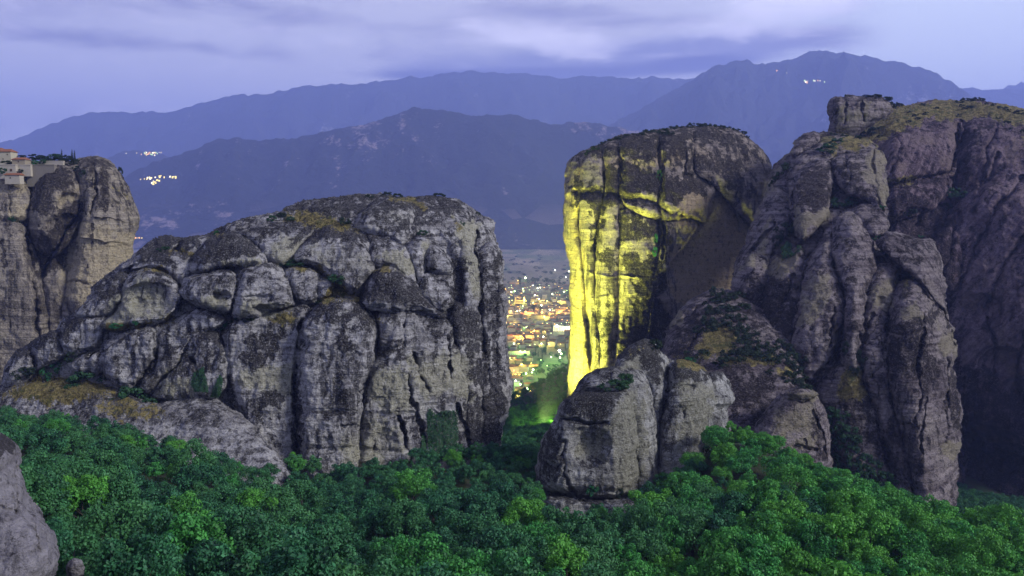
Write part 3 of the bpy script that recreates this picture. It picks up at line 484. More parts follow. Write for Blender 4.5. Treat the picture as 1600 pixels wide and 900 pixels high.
for nm, po, off, t, R in [
    ('rock_flank', [(1130, 540), (1140, 470), (1151, 420), (1166, 374), (1186, 318), (1206, 282), (1226, 288), (1238, 320), (1238, 352), (1218, 382), (1202, 402), (1196, 440), (1200, 500), (1190, 560), (1160, 560)], 8, 13, 24),
    ('rock_flank', [(1190, 560), (1192, 460), (1205, 420), (1230, 390), (1255, 378), (1262, 420), (1250, 470), (1240, 530), (1230, 570), (1210, 580)], 4, 12, 22),
    ('rock_knob', [(1233, 244), (1243, 218), (1260, 205), (1277, 204), (1283, 214), (1278, 228), (1256, 240)], 14, 8, 12),
    ('rock_ledge', [(1228, 282), (1234, 258), (1250, 236), (1278, 222), (1310, 216), (1350, 214), (1374, 226), (1360, 242), (1310, 244), (1298, 250), (1270, 262), (1246, 280)], 12, 12, 18),
    ('rock_pillar', [(1230, 302), (1238, 276), (1256, 256), (1278, 245), (1296, 248), (1303, 270), (1301, 290), (1293, 312), (1291, 342), (1272, 362), (1259, 378), (1248, 374), (1243, 350), (1236, 330)], -4, 13, 22),
    ('rock_pillar', [(1299, 250), (1310, 240), (1332, 236), (1376, 234), (1385, 250), (1387, 290), (1386, 326), (1376, 336), (1350, 312), (1325, 304), (1311, 288), (1301, 268)], -4, 13, 24),
    ('rock_block', [(1328, 330), (1350, 312), (1370, 314), (1386, 328), (1387, 355), (1378, 368), (1360, 372), (1344, 350)], -4, 9, 14),
    ('rock_pillar', [(1250, 470), (1258, 420), (1272, 388), (1298, 346), (1304, 380), (1304, 420), (1314, 450), (1321, 480), (1318, 520), (1304, 562), (1280, 592), (1264, 608), (1242, 580), (1236, 530)], -4, 13, 26),
    ('rock_pillar', [(1296, 400), (1302, 356), (1313, 335), (1330, 331), (1342, 338), (1352, 356), (1366, 380), (1368, 410), (1361, 440), (1353, 480), (1346, 530), (1340, 580), (1318, 570), (1320, 500), (1318, 460), (1304, 430)], -7, 14, 26),
    ('rock_block', [(1366, 384), (1374, 370), (1386, 362), (1402, 359), (1416, 364), (1440, 371), (1459, 371), (1463, 390), (1473, 412), (1478, 440), (1479, 472), (1482, 494), (1466, 488), (1455, 472), (1436, 444), (1420, 432), (1404, 417), (1388, 402)], -14, 12, 22),
    ('rock_pillar', [(1356, 430), (1372, 414), (1388, 412), (1402, 420), (1399, 445), (1394, 480), (1384, 506), (1370, 560), (1366, 620), (1346, 590), (1344, 540), (1352, 480)], -5, 10, 18),
    ('rock_pillar', [(1392, 500), (1398, 450), (1420, 436), (1436, 438), (1452, 464), (1472, 484), (1485, 500), (1493, 545), (1490, 580), (1497, 610), (1505, 638), (1498, 658), (1494, 692), (1491, 750), (1496, 800), (1480, 840), (1440, 830), (1422, 720), (1402, 650), (1388, 600), (1382, 550)], -10, 18, 36),
    ('rock_pillar', [(1342, 560), (1356, 520), (1378, 500), (1394, 490), (1390, 540), (1390, 590), (1402, 650), (1420, 720), (1436, 800), (1410, 820), (1388, 730), (1370, 650), (1350, 606)], -7, 11, 20),
    ('rock_flank', [(1262, 608), (1292, 580), (1316, 560), (1342, 566), (1356, 604), (1378, 664), (1400, 740), (1400, 820), (1340, 800), (1310, 720), (1290, 650)], -2, 12, 24)]:
    DD.lobe(nm, po, off, t, R)

# ================================================================== ROCK: round boulder below the massif
def D_M(x, y): return 352 + (700 - y) * 0.10 + 0 * x
Mr = Rock('beehive_rock', 'rounded grey boulder with a flat cap stone above the right-hand trees', None, D_M, M_D, [([(1232, 625), (1250, 628), (1272, 622)], 1.5, 2.5), ([(1225, 618), (1245, 606), (1262, 606)], 1.2, 1.2), ([(1268, 640), (1285, 680), (1290, 715)], 2, 2), ([(1255, 690), (1256, 697)], 1.3, 2), ([(1240, 698), (1275, 702)], 1.6, 2)], [],
          [(T, 'p', [(1235, 612), (1270, 610), (1276, 622), (1235, 624)], 3, .5), (T, 'p', [(1210, 640), (1265, 635), (1275, 670), (1215, 690)], 8, .45), (T, 'p', [(1238, 682), (1275, 690), (1272, 700), (1240, 695)], 2, .9), (L, 'p', [(1264, 650), (1284, 650), (1290, 720), (1275, 700)], 4, .6)], 0.8, .7)
Mr.start(1240, 725)
Mr.lobe('rock_body', [(1165, 720), (1182, 662), (1204, 634), (1219, 612), (1244, 602), (1264, 605), (1281, 622), (1292, 648), (1298, 690), (1302, 740), (1270, 770), (1200, 760)], 0, 15, 36)
Mr.lobe('rock_cap', [(1229, 617), (1238, 609), (1254, 606), (1270, 610), (1277, 617), (1265, 625), (1244, 626)], -12, 5, 9)
Mr.lobe('rock_knob', [(1237, 688), (1250, 681), (1259, 688), (1254, 698), (1242, 697)], -13, 3, 6)
Mr.lobe('rock_knob', [(1257, 691), (1270, 690), (1278, 696), (1274, 703), (1260, 702)], -13, 3, 6)

# ================================================================== ROCKS: sloping mounds between tower and massif
def D_N(x, y): return pw(y, (440, 500), (560, 430), (680, 392)) + pw(x, (1030, 16), (1100, 0), (1250, -6))
N_ = Rock('slab_mound', 'sloping purple slab with dry grass patches between tower and massif', None, D_N, M_D, [([(1070, 560), (1085, 530), (1100, 515)], 1.5, 2), ([(1042, 520), (1070, 492), (1110, 470)], 2, 3)], [],
          [(K, 'p', [(1082, 545), (1100, 515), (1125, 505), (1145, 510), (1155, 530), (1140, 552), (1100, 562)], 3, 1.2), (K, 'p', [(1130, 566), (1160, 555), (1215, 555), (1215, 568), (1170, 570)], 2, 1.2), (K, 'p', [(1212, 575), (1240, 580), (1238, 590), (1215, 585)], 3, .8), (T, 'p', [(1034, 548), (1042, 505), (1064, 490), (1060, 505), (1040, 530)], 3, 1.4), (L, 'p', [(1060, 530), (1085, 490), (1110, 500), (1080, 560), (1040, 560)], 8, .5), (L, 'p', [(1100, 600), (1200, 590), (1180, 650), (1120, 620)], 10, .4)], 1.1, .7)
N_.start(1130, 680)
N_.lobe('rock_slab', [(1026, 600), (1036, 545), (1048, 506), (1072, 472), (1098, 456), (1130, 450), (1175, 462), (1215, 500), (1250, 560), (1260, 620), (1180, 640), (1090, 620)], 10, 16, 36, )
N_.lobe('rock_slab', [(1080, 590), (1110, 568), (1150, 556), (1205, 554), (1245, 574), (1262, 610), (1240, 700), (1180, 720), (1120, 690), (1088, 640)], -8, 14, 34)

# ================================================================== ROCK: purple wall filling the right edge
def D_E(x, y): return pw(y, (140, 760), (200, 700), (300, 655), (500, 620), (800, 600)) + pw(x, (1290, 30), (1400, 0), (1500, 12), (1660, -30))
E_cr = [([(1500, 190), (1494, 240), (1486, 268)], 3, 14), ([(1478, 230), (1472, 262)], 1.8, 4), ([(1388, 292), (1440, 280), (1480, 270)], 2.5, 5), ([(1482, 270), (1482, 302)], 1.8, 4), ([(1405, 220), (1395, 270)], 2, 5), ([(1560, 240), (1545, 280), (1520, 330)], 2.5, 5), ([(1600, 280), (1560, 320), (1530, 380), (1500, 440)], 3, 6), ([(1640, 330), (1590, 380), (1560, 430), (1540, 480)], 3, 5), ([(1640, 400), (1600, 440), (1575, 500)], 3, 5), ([(1500, 330), (1480, 400), (1470, 440)], 3, 5), ([(1545, 500), (1556, 560), (1545, 600)], 3, 6), ([(1600, 520), (1590, 590), (1600, 640)], 3, 5), ([(1440, 330), (1430, 350)], 2, 4), ([(1560, 190), (1545, 230), (1530, 300)], 2, 4)]
E_ho = [(1560, 560, 40, 26, 9), (1430, 345, 40, 30, 8), (1530, 480, 40, 30, 8), (1595, 610, 36, 30, 8), (1540, 700, 60, 50, 10), (1420, 245, 16, 12, 3)]
E_pa = [(K, 'p', [(1300, 225), (1330, 200), (1380, 168), (1430, 160), (1500, 155), (1560, 160), (1660, 175), (1660, 200), (1580, 196), (1545, 182), (1500, 184), (1460, 184), (1420, 196), (1385, 212), (1350, 232)], 3, 1.3), (K, 2.5, [(1388, 284), (1425, 278)], 2, 1), (T, 'p', [(1484, 190), (1498, 195), (1490, 225), (1480, 215)], 3, .9), (T, 'p', [(1470, 245), (1486, 245), (1482, 268), (1470, 268)], 3, 1.2), (T, 'p', [(1440, 220), (1458, 218), (1455, 230), (1442, 228)], 2, 1), (T, 'p', [(1400, 255), (1424, 258), (1424, 268), (1400, 264)], 3, .6), (T, 'p', [(1575, 215), (1600, 225), (1595, 260), (1575, 250)], 5, .6),
        (L, 'p', [(1386, 300), (1480, 310), (1500, 420), (1480, 520), (1390, 380)], 14, .6), (L, 'p', [(1500, 200), (1530, 200), (1510, 280), (1490, 270)], 6, .5), (L, 'p', [(1490, 560), (1660, 640), (1660, 800), (1490, 800)], 18, .6), (K, 'p', [(1595, 195), (1640, 210), (1640, 240), (1600, 230)], 4, .6), (T, 'p', [(1560, 520), (1590, 540), (1580, 580), (1560, 570)], 6, .5)]
E = Rock('back_wall_rock', 'broad purple cliff under a grassy hilltop at the far right', None, D_E, M_E, E_cr, E_ho, E_pa, 1.7, 1.0, strata=.2)
E.start(1530, 780)
E.lobe('rock_core', [(1290, 260), (1300, 215), (1340, 196), (1378, 172), (1400, 164), (1430, 160), (1470, 158), (1500, 157), (1530, 155), (1565, 162), (1600, 172), (1700, 190), (1760, 230), (1760, 860), (1420, 860), (1380, 700), (1330, 400)], off=60, t=44, R=60, tb=90)
for nm, po, off, t, R in [
    ('rock_face', [(1372, 290), (1374, 245), (1392, 216), (1428, 196), (1470, 185), (1500, 187), (1504, 212), (1496, 250), (1488, 274), (1462, 280), (1425, 282), (1392, 290)], 2, 18, 26),
    ('rock_face', [(1490, 280), (1502, 220), (1508, 188), (1546, 183), (1572, 194), (1604, 208), (1700, 232), (1720, 330), (1640, 350), (1560, 340), (1504, 318)], 10, 18, 30),
    ('rock_bench', [(1380, 300), (1400, 284), (1440, 277), (1482, 269), (1486, 300), (1474, 310), (1450, 330), (1400, 345), (1382, 330)], -2, 12, 18),
    ('rock_face', [(1430, 420), (1470, 350), (1510, 300), (1560, 280), (1640, 290), (1760, 300), (1760, 480), (1640, 500), (1560, 500), (1480, 480)], -2, 20, 40),
    ('rock_face', [(1470, 520), (1500, 430), (1560, 400), (1620, 380), (1760, 420), (1760, 700), (1640, 720), (1540, 700), (1490, 640)], -8, 20, 40),
    ('rock_face', [(1390, 420), (1392, 330), (1440, 310), (1490, 330), (1500, 420), (1500, 560), (1510, 700), (1500, 840), (1440, 840), (1420, 600)], 10, 16, 30)]:
    E.lobe(nm, po, off, t, R)
def D_H(x, y): return 700 + 0 * x + 0 * y
H_ = Rock('crag_rock', 'flat-topped square crag on the skyline left of the grassy hilltop', None, D_H, M_D, [([(1322, 158), (1320, 190)], 1.5, 4), ([(1345, 160), (1347, 190)], 1.4, 4), ([(1306, 170), (1306, 195)], 1.2, 3)], [], [(T, 'p', [(1310, 165), (1360, 160), (1350, 190), (1310, 195)], 6, .5)], 1.3)
H_.start(1345, 210)
H_.lobe('rock_head', [(1296, 215), (1299, 190), (1296, 162), (1305, 152), (1318, 153), (1322, 149), (1352, 146), (1374, 148), (1384, 156), (1396, 166), (1390, 180), (1360, 198), (1330, 220)], 0, 20, 22)

# ================================================================== ROCK: tan cliff with the monastery, far left
def D_F(x, y): return pw(y, (230, 600), (262, 575), (340, 560), (640, 552)) + pw(x, (-60, 6), (60, 4), (120, 0), (170, 6), (220, 42))
F_cr = [([(48, 290), (44, 340), (42, 370), (52, 420), (58, 500)], 2.4, 8), ([(130, 320), (122, 340), (100, 360), (80, 400), (66, 430)], 2.4, 8), ([(146, 260), (150, 300), (143, 330)], 1.6, 4), ([(128, 370), (200, 380)], 2, -2.5), ([(105, 441), (120, 439), (140, 444)], 1.2, 2), ([(104, 462), (110, 480), (108, 500)], 1.6, 4), ([(14, 290), (18, 330)], 1.5, 4), ([(-10, 345), (40, 352)], 2.2, -4), ([(52, 470), (56, 510), (62, 540)], 2, 5), ([(160, 300), (205, 330)], 1.6, -2), ([(150, 335), (215, 350)], 1.6, -2)]
F_ho = [(110, 320, 26, 26, 7), (100, 350, 28, 24, 8), (60, 390, 24, 40, 6)]
F_pa = [(L, 'p', [(52, 300), (70, 262), (110, 264), (122, 290), (90, 300), (85, 345), (60, 345), (48, 330)], 5, .9), (L, 'p', [(80, 345), (120, 310), (130, 312), (125, 345), (112, 370), (100, 420), (62, 430), (56, 400), (62, 370)], 4, 1.3), (L, 2.2, [(145, 350), (142, 380), (134, 430), (132, 475)], 1.5, 1.3), (L, 'p', [(130, 262), (175, 250), (205, 300), (212, 330), (160, 330), (140, 300)], 10, .5), (L, 3, [(4, 380), (10, 420)], 4, .8), (L, 3.5, [(18, 280), (16, 320)], 3, .7),
        (T, 'p', [(115, 350), (205, 370), (200, 410), (150, 470), (95, 470), (100, 420)], 8, 1.2), (T, 'p', [(86, 300), (122, 294), (120, 312), (92, 330)], 3, 1.1), (T, 'p', [(18, 312), (42, 318), (40, 348), (20, 340)], 3, 1.2), (T, 'p', [(-10, 280), (46, 280), (45, 300), (-10, 310)], 4, .6), (K, 'p', [(170, 288), (200, 300), (205, 312), (175, 300)], 3, .5), (K, 3, [(20, 345), (30, 348)], 2, .7), (K, 2, [(158, 246), (172, 250)], 1.5, .9)]
FF = Rock('monastery_rock', 'tan streaked cliff carrying the monastery at the far left', None, D_F, M_F, F_cr, F_ho, F_pa, 1.5, .8, strata=.45)
FF.start(90, 600)
FF.lobe('rock_core', [(-80, 660), (-80, 272), (0, 268), (40, 262), (80, 254), (115, 250), (135, 245), (150, 244), (165, 249), (178, 257), (188, 273), (200, 296), (207, 312), (213, 336), (213, 352), (206, 372), (200, 400), (190, 430), (180, 480), (170, 560), (150, 660)], off=34, t=30, R=40, tb=60)
for nm, po, off, t, R in [
    ('rock_face', [(122, 262), (135, 247), (150, 243), (168, 248), (184, 260), (196, 285), (208, 310), (216, 335), (217, 350), (209, 370), (205, 395), (198, 430), (190, 480), (170, 560), (150, 640), (92, 640), (94, 540), (96, 480), (110, 430), (118, 380), (128, 330), (122, 290)], -2, 16, 34),
    ('rock_face', [(46, 330), (50, 288), (66, 266), (86, 257), (112, 260), (126, 290), (131, 330), (112, 372), (90, 402), (60, 396), (44, 362)], -2, 14, 24),
    ('rock_face', [(-60, 275), (0, 271), (30, 270), (48, 280), (50, 320), (44, 352), (-60, 352)], 0, 12, 18),
    ('rock_face', [(-80, 360), (-30, 348), (20, 344), (42, 356), (56, 400), (66, 440), (76, 500), (82, 560), (84, 660), (-80, 660)], -4, 16, 30),
    ('rock_face', [(56, 400), (80, 396), (104, 420), (104, 470), (100, 540), (100, 640), (70, 640), (74, 500), (62, 440)], 2, 12, 18)]:
    FF.lobe(nm, po, off, t, R)

# ================================================================== ROCK: near boulder in the bottom left corner
def D_G(x, y): return 84 + (800 - y) * 0.03 + 0 * x
GG = Rock('corner_boulder', 'smooth lilac-grey boulder close up in the bottom left corner', None, D_G, M_G, [([(26, 712), (24, 760), (26, 800)], 1.6, .5), ([(50, 800), (60, 860)], 1.5, .4), ([(-10, 790), (30, 800)], 2, .25)], [], [(L, 'p', [(-30, 678), (10, 676), (28, 690), (20, 708), (-30, 712)], 4, .8)], 0.28, .8, step=2.0)
GG.start(20, 960)
GG.lobe('rock_body', [(-120, 720), (-60, 680), (0, 676), (20, 688), (31, 708), (32, 740), (42, 765), (55, 790), (72, 815), (88, 850), (92, 875), (86, 900), (74, 925), (70, 1000), (-120, 1000)], 0, 9, 60)
GS = Rock('small_boulder', 'small round pale stone beside the corner boulder', None, lambda x, y: 98 + 0 * x, M_G, [], [], [], 0.22, .6)
GS.start(118, 905)
GS.lobe('rock_body', [(103, 892), (106, 878), (117, 872), (128, 877), (133, 890), (130, 905), (110, 908)], 0, 1.1, 12)
#TERRAIN

# ================================================================== GROUND (one sheet to the far plain)
ctrl = []
def cp(px, py, d, dz=0): p = PT(px, py, d); ctrl.append((p[0], p[1], p[2] + dz))
for a in [(0, 705, 250), (-150, 700, 250), (150, 755, 240), (300, 785, 240), (450, 800, 256), (600, 785, 282), (720, 745, 305), (760, 730, 330), (820, 720, 400), (850, 690, 500), (790, 700, 480),
          (0, 930, 90), (-120, 930, 95), (100, 985, 100), (250, 1000, 118), (420, 1000, 135), (700, 1010, 140), (1000, 1000, 145), (1300, 990, 155), (1600, 985, 170), (1800, 985, 180),
          (120, 860, 150), (220, 850, 165), (330, 880, 165), (400, 885, 195), (550, 870, 205), (700, 860, 215), (850, 870, 215), (1000, 870, 205), (1200, 860, 205), (1400, 880, 205), (1600, 900, 215),
          (750, 800, 262), (850, 810, 255), (920, 812, 285), (1000, 800, 280), (900, 790, 310), (1060, 770, 288), (1100, 730, 292), (1140, 692, 295), (1170, 694, 300), (1220, 722, 300), (1300, 775, 302), (1400, 820, 300), (1500, 848, 298), (1600, 875, 300), (1750, 900, 300),
          (1180, 740, 350), (1300, 775, 380), (1400, 815, 390), (1480, 830, 400), (1560, 812, 430), (1620, 800, 500), (1700, 800, 600), (1500, 800, 560), (1140, 690, 400), (1080, 700, 400), (1060, 640, 480), (1000, 640, 560),
          (820, 690, 580), (870, 668, 590), (900, 655, 620), (800, 662, 820), (830, 628, 860), (860, 600, 900), (893, 574, 930), (930, 560, 960), (1050, 560, 800), (1200, 560, 800), (1400, 620, 800), (1700, 640, 800),
          (0, 640, 480), (120, 600, 540), (-150, 620, 540), (200, 610, 560), (300, 620, 560), (450, 640, 600), (650, 660, 620), (200, 640, 420), (450, 700, 420), (650, 720, 420), (300, 700, 330), (500, 740, 330), (300, 620, 800), (600, 650, 800), (0, 560, 800)]:
    cp(*a)
for x in np.linspace(-1400, 1400, 15): ctrl.append((x, 1180 + 0.1 * abs(x), 0)); ctrl.append((x, 1450, 0))
for x in (-200, -80, 0, 60, 120): ctrl.append((x, 1060, 4))
ctrl += [(0, 0, 276), (-120, 0, 276), (120, 0, 276), (0, -200, 270), (-700, 0, 200), (700, 0, 200), (-500, -300, 220), (500, -300, 220)]
ctrl = np.array(ctrl)
def _phi(a, b): return np.sqrt(((a[:, None, :] - b[None, :, :]) ** 2).sum(-1) + 25)
_K = _phi(ctrl[:, :2], ctrl[:, :2]); _n = len(ctrl)
_Ma = np.zeros((_n + 3, _n + 3)); _Ma[:_n, :_n] = _K + np.eye(_n) * 1e-3; _Ma[:_n, _n] = 1; _Ma[:_n, _n + 1:] = ctrl[:, :2] / 100; _Ma[_n:, :_n] = _Ma[:_n, _n:].T
_Wt = np.linalg.solve(_Ma, np.concatenate([ctrl[:, 2], [0, 0, 0]]))
def ground_z(x, y):
    q = np.stack([x, y], 1); r = np.sqrt((q ** 2).sum(1)); qq = q.copy(); s = np.maximum(r / 1500, 1); qq /= s[:, None]
    z = _phi(qq, ctrl[:, :2]) @ _Wt[:_n] + _Wt[_n] + (qq / 100) @ _Wt[_n + 1:]
    k = np.clip((r - 1060) / 260, 0, 1); k = k * k * (3 - 2 * k)
    nz = fbm(np.stack([x / 40, y / 40, x * 0], 1), 4) * 2.0
    return np.maximum((z + nz) * (1 - k), 0)
m, g = new_mat('valley_ground')
pos = g.n('ShaderNodeNewGeometry').outputs['Position']
fa = g.n('ShaderNodeAttribute', attribute_name='wild'); wild = fa.outputs['Fac']
v = g.n('ShaderNodeTexVoronoi'); g.link(g.vmul(pos, (1 / 170, 1 / 420, 0)), v.inputs['Vector']); v.inputs['Scale'].default_value = 1.0; v.inputs['Randomness'].default_value = .9
fr, fg_, fb_ = g.sep(v.outputs['Color'])
pn = g.noise(g.vmul(pos, (1, .4, 1)), 0.006, 6, .65); pf = g.noise(g.vmul(pos, (1, .5, 1)), .05, 6, .7)
field = g.mix(fr, (0.15, 0.125, 0.085), (0.27, 0.22, 0.15)); field = g.mix(g.step(fg_, .62, .7), field, (0.10, 0.12, 0.055)); field = g.mix(g.step(pn, .5, .62), field, (0.07, 0.075, 0.045)); field = g.mix(g.math('MULTIPLY', g.step(pf, .52, .66), .7), field, (0.045, 0.055, 0.03))
soil = g.mix(g.noise(pos, .4, 5, .7), (0.015, 0.022, 0.010), (0.050, 0.052, 0.026)); soil = g.mix(g.step(g.noise(pos, .12, 5, .6), .48, .62), soil, (0.022, 0.05, 0.014))
finish(m, g, g.mix(wild, field, soil), .95, g.noise(pos, .8, 5, .7), .5, 1.0); M_GROUND = m
ang = np.radians(np.concatenate([np.linspace(-180, -42, 40, endpoint=False), np.linspace(-42, 42, 420), np.linspace(42, 180, 41)[1:]]))
rad = np.concatenate([[0.5], np.geomspace(12, 17000, 430)])
A_, R_ = np.meshgrid(ang, rad); gx = (np.sin(A_) * R_).ravel(); gy = (np.cos(A_) * R_).ravel(); gz = ground_z(gx, gy)
na, nr = len(ang), len(rad); ii, jj = np.meshgrid(np.arange(na - 1), np.arange(nr - 1)); b0 = (jj * na + ii).ravel()
me = np_mesh('ground', np.stack([gx, gy, gz], 1), np.stack([b0, b0 + 1, b0 + na + 1, b0 + na], 1))
at = me.attributes.new('wild', 'FLOAT', 'POINT'); at.data.foreach_set('value', np.maximum(np.clip(gz / 8 + (1560 - np.hypot(gx, gy)) / 150, 0, 1), .7 * np.clip((3300 - np.hypot(gx, gy)) / 500, 0, 1)).astype(np.float32))
tag(link_mesh('ground', me, M_GROUND), kind='structure')

# ================================================================== MOUNTAINS
def mountain_mat(name, wood, scar, field, scarlo, seed):
    m, g = new_mat(name); pos = g.n('ShaderNodeNewGeometry').outputs['Position']; x, y, z = g.sep(pos)
    mp = g.n('ShaderNodeVectorMath', operation='ADD'); g.link(pos, mp.inputs[0]); mp.inputs[1].default_value = (seed, seed, seed); p = mp.outputs[0]
    a = g.noise(p, .0011, 8, .62, .4); b = g.noise(p, .006, 7, .7); c3 = g.noise(g.vmul(p, (1, 1, 2.2)), .02, 5, .7)
    col = g.mix(b, tuple(k * .55 for k in wood), tuple(k * 1.5 for k in wood))
    sf = g.step(ad2(g, g.math('MULTIPLY', a, .8), g.math('MULTIPLY', b, .75), g.math('MULTIPLY', c3, .35)), scarlo + .08, scarlo + .17)
    col = g.mix(sf, col, scar)
    lowf = g.step(z, 420, 120); v = g.n('ShaderNodeTexVoronoi'); g.link(g.vmul(p, (1 / 330, 1 / 800, 1 / 120)), v.inputs['Vector']); v.inputs['Scale'].default_value = 1
    vr = g.sep(v.outputs['Color'])[0]
    col = g.mix(g.math('MULTIPLY', lowf, g.step(g.math('ADD', vr, g.math('MULTIPLY', b, .4)), .92, 1.0)), col, field)
    return finish(m, g, col, 1.0, ad2(g, b, g.math('MULTIPLY', a, 1.5)), 1.0, 90)
def mountain(name, ridge, d_ridge, d_foot, mat, px0, px1, amp=.24, nx=420, ny=150, wave=1500, pw_=1.25, seed=0):
    rp = np.array(ridge, float); px = np.linspace(px0, px1, nx); ry = np.interp(px, rp[:, 0], rp[:, 1])
    ry = ry + 2.6 * fbm(np.stack([px / 16, px * 0 + seed, px * 0], 1), 5, .6); zr = 300 + (HZ - ry) / F * d_ridge
    s = np.concatenate([np.linspace(0, 1, int(ny * .75)), np.linspace(1, 2, int(ny * .25) + 1)[1:]])
    PX, S = np.meshgrid(px, s); ZR = np.broadcast_to(zr, PX.shape)
    Dd = np.where(S <= 1, d_foot + (d_ridge - d_foot) * S, d_ridge + (S - 1) * 2200)
    X = (PX - 800) / F * Dd; Y = Dd
    pr = np.where(S <= 1, S ** pw_, np.clip(2 - S, 0, 1) ** 1.2)
    q = np.stack([X.ravel() / wave, Y.ravel() / wave, np.full(X.size, 3.0 + seed)], 1)
    rn = (ridged(q, 5, .55) - 1.2).reshape(X.shape) * 1.0; fn = fbm(q * 3.1, 5).reshape(X.shape)
    env = np.clip(np.sin(np.clip(S, 0, 2) / 2 * np.pi), 0, 1) * (1 - np.exp(-((S - 1) / .12) ** 2) * .93)
    Z = ZR * pr + ZR * amp * rn * env + ZR * .055 * fn * np.clip(S * 3, 0, 1) * np.where(np.abs(S - 1) < .06, .35, 1)
    Z = Z - 4 * (np.minimum(S, 2 - S) < .01)
    b0 = (np.arange(len(s) - 1)[:, None] * nx + np.arange(nx - 1)[None]).ravel()
    me = np_mesh(name, np.stack([X.ravel(), Y.ravel(), Z.ravel()], 1), np.stack([b0, b0 + 1, b0 + nx + 1, b0 + nx], 1))
    return tag(link_mesh(name, me, mat), kind='structure')
MM1 = mountain_mat('wooded_slope', (0.012, 0.015, 0.013), (0.26, 0.20, 0.20), (0.14, 0.11, 0.10), .97, 0)
MM2 = mountain_mat('far_slope', (0.022, 0.026, 0.024), (0.24, 0.225, 0.24), (0.12, 0.10, 0.09), 1.02, 777)
mountain('mountain', [(60, 330), (140, 310), (190, 290), (208, 272), (240, 257), (300, 238), (345, 219), (372, 216), (410, 221), (470, 217), (505, 211), (545, 202), (600, 190), (628, 181), (645, 173), (668, 169), (690, 172), (720, 180), (745, 185), (790, 183), (830, 189), (860, 193), (900, 190), (935, 190), (965, 197), (1000, 206), (1100, 232), (1250, 270), (1450, 300), (1700, 320)], 7700, 6250, MM1, 40, 1700, wave=1700, pw_=1.15)
mountain('hill', [(90, 300), (150, 262), (175, 248), (190, 241), (215, 238), (240, 239), (262, 245), (300, 262), (420, 300)], 10200, 8900, MM2, 60, 460, amp=.08, nx=120, ny=60)
mountain('mountain', [(-300, 250), (-60, 235), (30, 222), (60, 207), (90, 196), (130, 184), (180, 178), (240, 178), (290, 173), (330, 163), (370, 154), (430, 148), (500, 141), (560, 134), (620, 128), (680, 124), (740, 118), (800, 122), (880, 126), (960, 130), (1040, 127), (1100, 122), (1300, 130), (1900, 160)], 14500, 11800, MM2, -300, 1900, nx=460, wave=2300, seed=5, amp=.2)
mountain('mountain', [(700, 330), (880, 245), (950, 196), (985, 180), (1020, 162), (1060, 142), (1095, 120), (1115, 110), (1150, 100), (1175, 101), (1210, 99), (1240, 93), (1268, 86), (1290, 86), (1320, 88), (1345, 92), (1368, 100), (1395, 104), (1415, 113), (1440, 120), (1470, 131), (1498, 150), (1540, 172), (1620, 210), (1750, 270)], 11200, 8400, MM2, 690, 1760, nx=380, wave=1900, seed=9, amp=.24)
mountain('mountain', [(1380, 220), (1480, 172), (1540, 149), (1565, 139), (1585, 136), (1620, 137), (1700, 160), (1900, 240)], 16200, 14400, MM2, 1350, 1900, nx=140, ny=60, seed=13, amp=.1)

# ================================================================== HAZE
bm_v = [(x, y, z) for x in (-19500, 19500) for y in (-19500, 19500) for z in (-2, 2900)]
me = mesh_pyd('haze', bm_v, [(0, 1, 3, 2), (4, 6, 7, 5), (0, 4, 5, 1), (2, 3, 7, 6), (0, 2, 6, 4), (1, 5, 7, 3)])
m, g = new_mat('valley_haze'); pv = g.n('ShaderNodeVolumePrincipled'); pv.inputs['Color'].default_value = (0.38, 0.47, 1.0, 1); pv.inputs['Density'].default_value = 0.8e-4; pv.inputs['Anisotropy'].default_value = 0.15
o_ = g.n('ShaderNodeOutputMaterial'); g.link(pv.outputs[0], o_.inputs['Volume']); tag(link_mesh('haze', me, m), kind='stuff')

# ================================================================== LEAFY THINGS
def leaf_mat(name, a, b, c, transl=.22):
    m, g = new_mat(name); pos = g.n('ShaderNodeNewGeometry').outputs['Position']
    at = g.n('ShaderNodeAttribute', attribute_name='tint'); rnd = g.n('ShaderNodeObjectInfo').outputs['Random']
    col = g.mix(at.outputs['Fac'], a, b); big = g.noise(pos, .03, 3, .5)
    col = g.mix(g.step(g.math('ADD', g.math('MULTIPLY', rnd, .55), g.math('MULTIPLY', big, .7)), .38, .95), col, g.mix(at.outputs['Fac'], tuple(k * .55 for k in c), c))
    d = g.n('ShaderNodeBsdfDiffuse'); g.put(d.inputs[0], col); t = g.n('ShaderNodeBsdfTranslucent'); g.put(t.inputs[0], col)
    gl = g.n('ShaderNodeBsdfGlossy'); gl.inputs['Roughness'].default_value = .55; gl.inputs[0].default_value = (.5, .6, .55, 1)
    mx = g.n('ShaderNodeMixShader'); mx.inputs[0].default_value = transl; g.link(d.outputs[0], mx.inputs[1]); g.link(t.outputs[0], mx.inputs[2])
    m2 = g.n('ShaderNodeMixShader'); m2.inputs[0].default_value = .03; g.link(mx.outputs[0], m2.inputs[1]); g.link(gl.outputs[0], m2.inputs[2])
    o = g.n('ShaderNodeOutputMaterial'); g.link(m2.outputs[0], o.inputs[0]); return m
M_LEAF = leaf_mat('oak_leaves', (0.014, 0.065, 0.016), (0.085, 0.385, 0.080), (0.125, 0.390, 0.050))
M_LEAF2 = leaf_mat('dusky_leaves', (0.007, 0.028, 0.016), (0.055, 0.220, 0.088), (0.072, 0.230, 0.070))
M_BUSH = leaf_mat('bush_leaves', (0.010, 0.026, 0.014), (0.030, 0.095, 0.038), (0.034, 0.10, 0.034))
M_BRIGHT = leaf_mat('bright_leaves', (0.014, 0.07, 0.03), (0.03, 0.17, 0.06), (0.04, 0.18, 0.05))
M_DARK = leaf_mat('dark_leaves', (0.008, 0.014, 0.010), (0.018, 0.038, 0.018), (0.022, 0.042, 0.018), .2)
